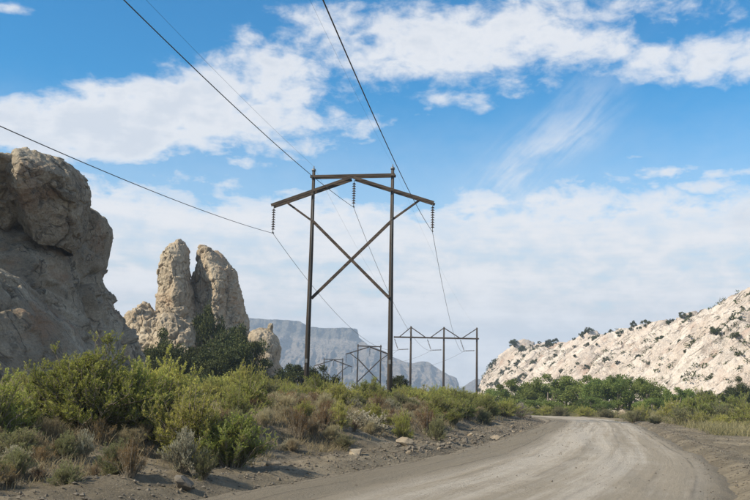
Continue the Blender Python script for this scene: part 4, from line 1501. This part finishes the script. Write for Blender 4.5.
# scrub on the ridge
CL = random.Random(31)
done = 0
for tries in range(6000):
    if done >= 290:
        break
    i = int(CL.uniform(0.02, 0.93) * NU)
    if F_PX * CLIFF_V[i, 150, 0] / CLIFF_V[i, 150, 1] > 470:
        continue
    crestp = CL.random() < 0.26
    j = int((CL.uniform(0.92, 1.03) if crestp else CL.uniform(0.24, 0.95)) / 1.35 * NV)
    p_ = CLIFF_V[i, j]
    if not crestp:
        cl_ = pnoise(np.array([p_ * 0.035 + 4]))[0]
        if CL.random() > 0.7 + cl_ * 1.2:
            continue
    h = (CL.uniform(1.0, 2.4) if crestp else 0.7 + 1.7 * CL.random() ** 2.0) * (0.7 + 0.4 * p_[1] / 400)
    tree("scrub", "scrub_juniper", (p_[0], p_[1], p_[2] - 0.25 * h), h * 1.15, CL.uniform(0.8, 1.3),
         ("tall " if h > 2.2 else "small " if h < 1.5 else "") + ("dark juniper along the crest of the pale ridge" if crestp else "dark scrub juniper rooted on the pale ridge's " + ("upper slope" if j > 0.5 * NV else "lower slope")),
         "junipers on the ridge crest" if crestp else "scrub on the ridge slope", "shrub", rs=CL)
    done += 1


# low brush nobody could count on the same slope
BR = np.random.RandomState(12)
nb = 5200
bi, bj = BR.randint(10, NU - 40, nb), (BR.uniform(0.2, 1.02, nb) / 1.35 * NV).astype(int)
bp = CLIFF_V[bi, bj]
ok = BR.uniform(0, 1, nb) < 0.32 + 1.3 * pnoise(bp * 0.045 + 9)
bp = bp[ok]
per = 26
ii = np.repeat(np.arange(len(bp)), per)
rb = (0.4 + 1.0 * BR.uniform(0, 1, len(bp)) ** 2)[ii]
off = rnd_unit(BR, len(ii)) * (BR.uniform(0, 1, len(ii)) ** 0.5 * rb)[:, None]
off[:, 2] = np.abs(off[:, 2]) * 0.8
V, F = leaves(bp[ii] + off, rnd_unit(BR, len(ii)), rb * BR.uniform(0.3, 0.6, len(ii)), rb * BR.uniform(0.15, 0.3, len(ii)), BR)
link("ridge_brush", mesh_np("ridge_brush", V, F, L_JUNI, False, {"tip": np.repeat(BR.uniform(0.4, 1.0, len(ii)), 4), "rnd": np.repeat(BR.uniform(0, 1, len(ii)), 4)}),
     None, "low olive brush dotted over the pale ridge", "brush", None, "stuff")

# ------------------------------------------------------------------ stones
def stone_mesh(name, seed, mat, sub=3, jag=0.8):
    import bmesh
    bm = bmesh.new()
    bmesh.ops.create_icosphere(bm, subdivisions=sub, radius=0.5)
    V = np.array([v_.co for v_ in bm.verts])
    F = np.array([[v_.index for v_ in f.verts] for f in bm.faces])
    bm.free()
    rs = np.random.RandomState(seed)
    # cut flat facets
    for k in range(9):
        n_ = rnd_unit(rs, 1)[0]
        d_ = rs.uniform(0.22, 0.40)
        ex = V @ n_ - d_
        V = V - np.maximum(ex, 0)[:, None] * n_
    V = V * (1 + jag * 0.25 * fbm(V * 3 + seed, 3))[:, None] * np.array([1.25, 0.95, 0.75])
    return mesh_np(name, V, F, mat, False)


ST = [stone_mesh("stone", s, M_STONE) for s in (1, 2, 3, 4)]
RB = [stone_mesh("rubble", s, M_RUBBLE, 2) for s in (11, 12, 13, 14, 15)]


def stone(px, py, size, me, label, group=None, name="stone"):
    x, y, z = on_ground(px, py)
    z = gz(x, y)
    o = link(name, me, None, label, "stone", group)
    o.location = (x, y, z + size * 0.16)
    o.rotation_euler = (random.uniform(-.4, .4), random.uniform(-.4, .4), random.uniform(0, 6))
    o.scale = (size,) * 3
    return o


stone(356, 459, 0.42, ST[0], "pale angular stone lying at the toe of the road bank")
stone(406, 449, 0.46, ST[1], "lumpy pale stone on the bank toe past the angular one")
stone(272, 469, 0.34, ST[2], "half-buried tan stone at the bank toe near the bare bank")
stone(183, 491, 0.42, RB[0], "flat dark stone at the road edge below the silvery sagebrush")
stone(495, 440, 0.42, ST[3], "pale stone in the rubble at the inside of the bend")
stone(470, 437, 0.3, ST[0], "small pale stone below the scrub at the inside of the bend")
stone(622, 417, 1.1, ST[1], "pale boulder on the verge outside the bend")
stone(630, 416, 0.8, ST[2], "smaller pale rock beside the verge boulder outside the bend")
stone(655, 413, 1.4, RB[2], "low brown mound of rock on the verge under the trees")
SR = random.Random(8)
for k in range(120):
    u_ = SR.random()
    px = 395 + 140 * u_
    py = np.interp(px, [395, 440, 480, 510, 535], [455, 449, 442, 436, 424]) + SR.uniform(-9, 2)
    stone(px, py, SR.uniform(0.07, 0.20) * (1.5 if SR.random() < 0.15 else 1), RB[k % 5] if k % 9 else ST[k % 4], "broken dark rubble stone in the windrow at the inside of the bend", "rubble along the bend", "rubble_stone")

# loose gravel and clods nobody could count
GR = np.random.RandomState(4)
n = 24000
idx = GR.randint(0, len(RC), n * 3)
sidev = GR.choice([-1, 1], n * 3, p=[0.68, 0.32])
dd_ = np.where(GR.uniform(0, 1, n * 3) < 0.14, -GR.uniform(0, 3.8, n * 3), np.abs(GR.normal(0, 2.0, n * 3)) - 0.5)
gxp = RC[idx, 0] + RN[idx, 0] * sidev * (RC[idx, 2] / 2 + dd_)
gyp = RC[idx, 1] + RN[idx, 1] * sidev * (RC[idx, 2] / 2 + dd_)
ok = (gyp > 9) & (gyp < 70)
gxp, gyp = gxp[ok][:n], gyp[ok][:n]
n = len(gxp)
gzp = ground_h(gxp, gyp)
dr_, _s = road_d(gxp, gyp)
gzp = np.where(dr_ < -0.3, 0.05 + base_z(gyp) + 0.03 * np.clip(-dr_ / 3, 0, 1), gzp)
oc = np.array([(1, 0, 0), (-1, 0, 0), (0, 1, 0), (0, -1, 0), (0, 0, 0.7), (0, 0, -0.7)], float)
of = np.array([(0, 2, 4), (2, 1, 4), (1, 3, 4), (3, 0, 4), (2, 0, 5), (1, 2, 5), (3, 1, 5), (0, 3, 5)])
sz = (0.010 + 0.032 * GR.random_sample(n) ** 4 + 0.0003 * gyp) * np.where(dr_ < 0, 0.5, 1.0)
ang = GR.uniform(0, 6.28, n)
V = oc[None] * (1 + 0.5 * GR.uniform(-1, 1, (n, 6, 1)))
ca_, sa_ = np.cos(ang)[:, None], np.sin(ang)[:, None]
V = np.stack([V[..., 0] * ca_ - V[..., 1] * sa_, V[..., 0] * sa_ + V[..., 1] * ca_, V[..., 2]], -1) * sz[:, None, None]
V += np.column_stack([gxp, gyp, gzp + sz * 0.2])[:, None]
F = (of[None] + np.arange(n)[:, None, None] * 6).reshape(-1, 3)
link("gravel", mesh_np("gravel", V.reshape(-1, 3), F, M_RUBBLE), None, "loose gravel and clods scattered along the road shoulders", "gravel", None, "stuff")


# ------------------------------------------------------------------ grass
def grass(name, x, y, h, mat, rs, label, per=16, spread=0.12):
    n = len(x)
    z = ground_h(x, y, False)
    i = np.repeat(np.arange(n), per)
    m_ = n * per
    P0 = np.column_stack([x[i], y[i], z[i]]) + np.column_stack([rs.normal(0, spread, m_), rs.normal(0, spread, m_), np.full(m_, -0.03)])
    D_ = np.column_stack([rs.normal(0, 0.38, m_), rs.normal(0, 0.38, m_), np.ones(m_)])
    D_ /= np.linalg.norm(D_, axis=1)[:, None]
    L_ = h[i] * rs.uniform(0.5, 1.15, m_)
    sd_ = np.cross(D_, rnd_unit(rs, m_)); sd_ /= np.linalg.norm(sd_, axis=1)[:, None]
    wd = (0.004 + 0.00018 * P0[:, 1])[:, None]
    bend = np.column_stack([rs.normal(0, 0.22, m_), rs.normal(0, 0.22, m_), np.zeros(m_)]) * L_[:, None]
    M1 = P0 + D_ * (L_ * 0.55)[:, None]
    T1 = P0 + D_ * L_[:, None] + bend
    V = np.stack([P0 - sd_ * wd, P0 + sd_ * wd, M1 + sd_ * wd * 0.8, T1, M1 - sd_ * wd * 0.8], 1).reshape(-1, 3)
    b = np.arange(m_)[:, None] * 5
    F4 = b + np.array([0, 1, 2, 4])
    F3 = b + np.array([4, 2, 3])
    tip = np.tile([0.0, 0.0, 0.5, 1.0, 0.5], m_)
    rn = np.repeat(np.repeat(rs.uniform(0, 1, n), per) * 0.6 + rs.uniform(0, 0.4, m_), 5)
    link(name, mesh_np(name, V, [F4, F3], mat, False, {"tip": tip, "rnd": rn}), None, label, "grass", None, "stuff")


g = np.random.RandomState(6)
Yg = 12 + 46 * g.uniform(0, 1, 46000) ** 1.1
pxg = g.uniform(-60, 545, 46000)
xg = (pxg - 375) / 905 * Yg
dg, sg = road_d(xg, Yg)
cl = pnoise(np.column_stack([xg, Yg, np.zeros_like(xg)]) * 0.55)
ok = (sg < 0) & (dg > 1.9) & (g.uniform(0, 1, len(xg)) < (0.22 + 0.6 * ss(dg, 2, 5) + 0.8 * cl))
xg, Yg, dg = xg[ok], Yg[ok], dg[ok]
grass("dry_grass", xg, Yg, 0.12 + 0.36 * g.uniform(0, 1, len(xg)) * (0.5 + 0.5 * ss(dg, 2, 5)), L_DRY, g, "dry straw-coloured grass between the shrubs of the bank", 8)
Yg = 44 + 62 * g.uniform(0, 1, 9000)
pxg = g.uniform(535, 800, 9000)
xg = (pxg - 375) / 905 * Yg
dg, sg = road_d(xg, Yg)
cl = pnoise(np.column_stack([xg, Yg, np.zeros_like(xg)]) * 0.2)
ok = (sg > 0) & (dg > 2.6) & (g.uniform(0, 1, len(xg)) < 0.7 + 0.8 * cl)
xg, Yg = xg[ok], Yg[ok]
grass("verge_grass", xg, Yg, 0.3 + 0.5 * g.uniform(0, 1, len(xg)), L_GRASS, g, "tall yellowing grass on the verge outside the bend", 10, 0.25)

# ------------------------------------------------------------------ the air
hz = bpy.data.materials.new("thin_desert_haze")
hz.use_nodes = True
hz.cycles.homogeneous_volume = True
t = hz.node_tree
t.nodes.clear()
ho = t.nodes.new('ShaderNodeOutputMaterial')
pv = t.nodes.new('ShaderNodeVolumePrincipled')
pv.inputs['Color'].default_value = (0.64, 0.80, 1.0, 1)
pv.inputs['Density'].default_value = 0.00033
pv.inputs['Anisotropy'].default_value = 0.0
t.links.new(pv.outputs[0], ho.inputs['Volume'])
lo, hi = (-2450, -300, -9), (2450, 2600, 190)
V = np.array([(x, y, z) for x in (lo[0], hi[0]) for y in (lo[1], hi[1]) for z in (lo[2], hi[2])], float)
F = np.array([(0, 1, 3, 2), (4, 6, 7, 5), (0, 4, 5, 1), (2, 3, 7, 6), (0, 2, 6, 4), (1, 5, 7, 3)])
link("haze", mesh_np("haze", V, F, hz), None, "thin pale blue haze filling the valley air", "haze", None, "stuff")
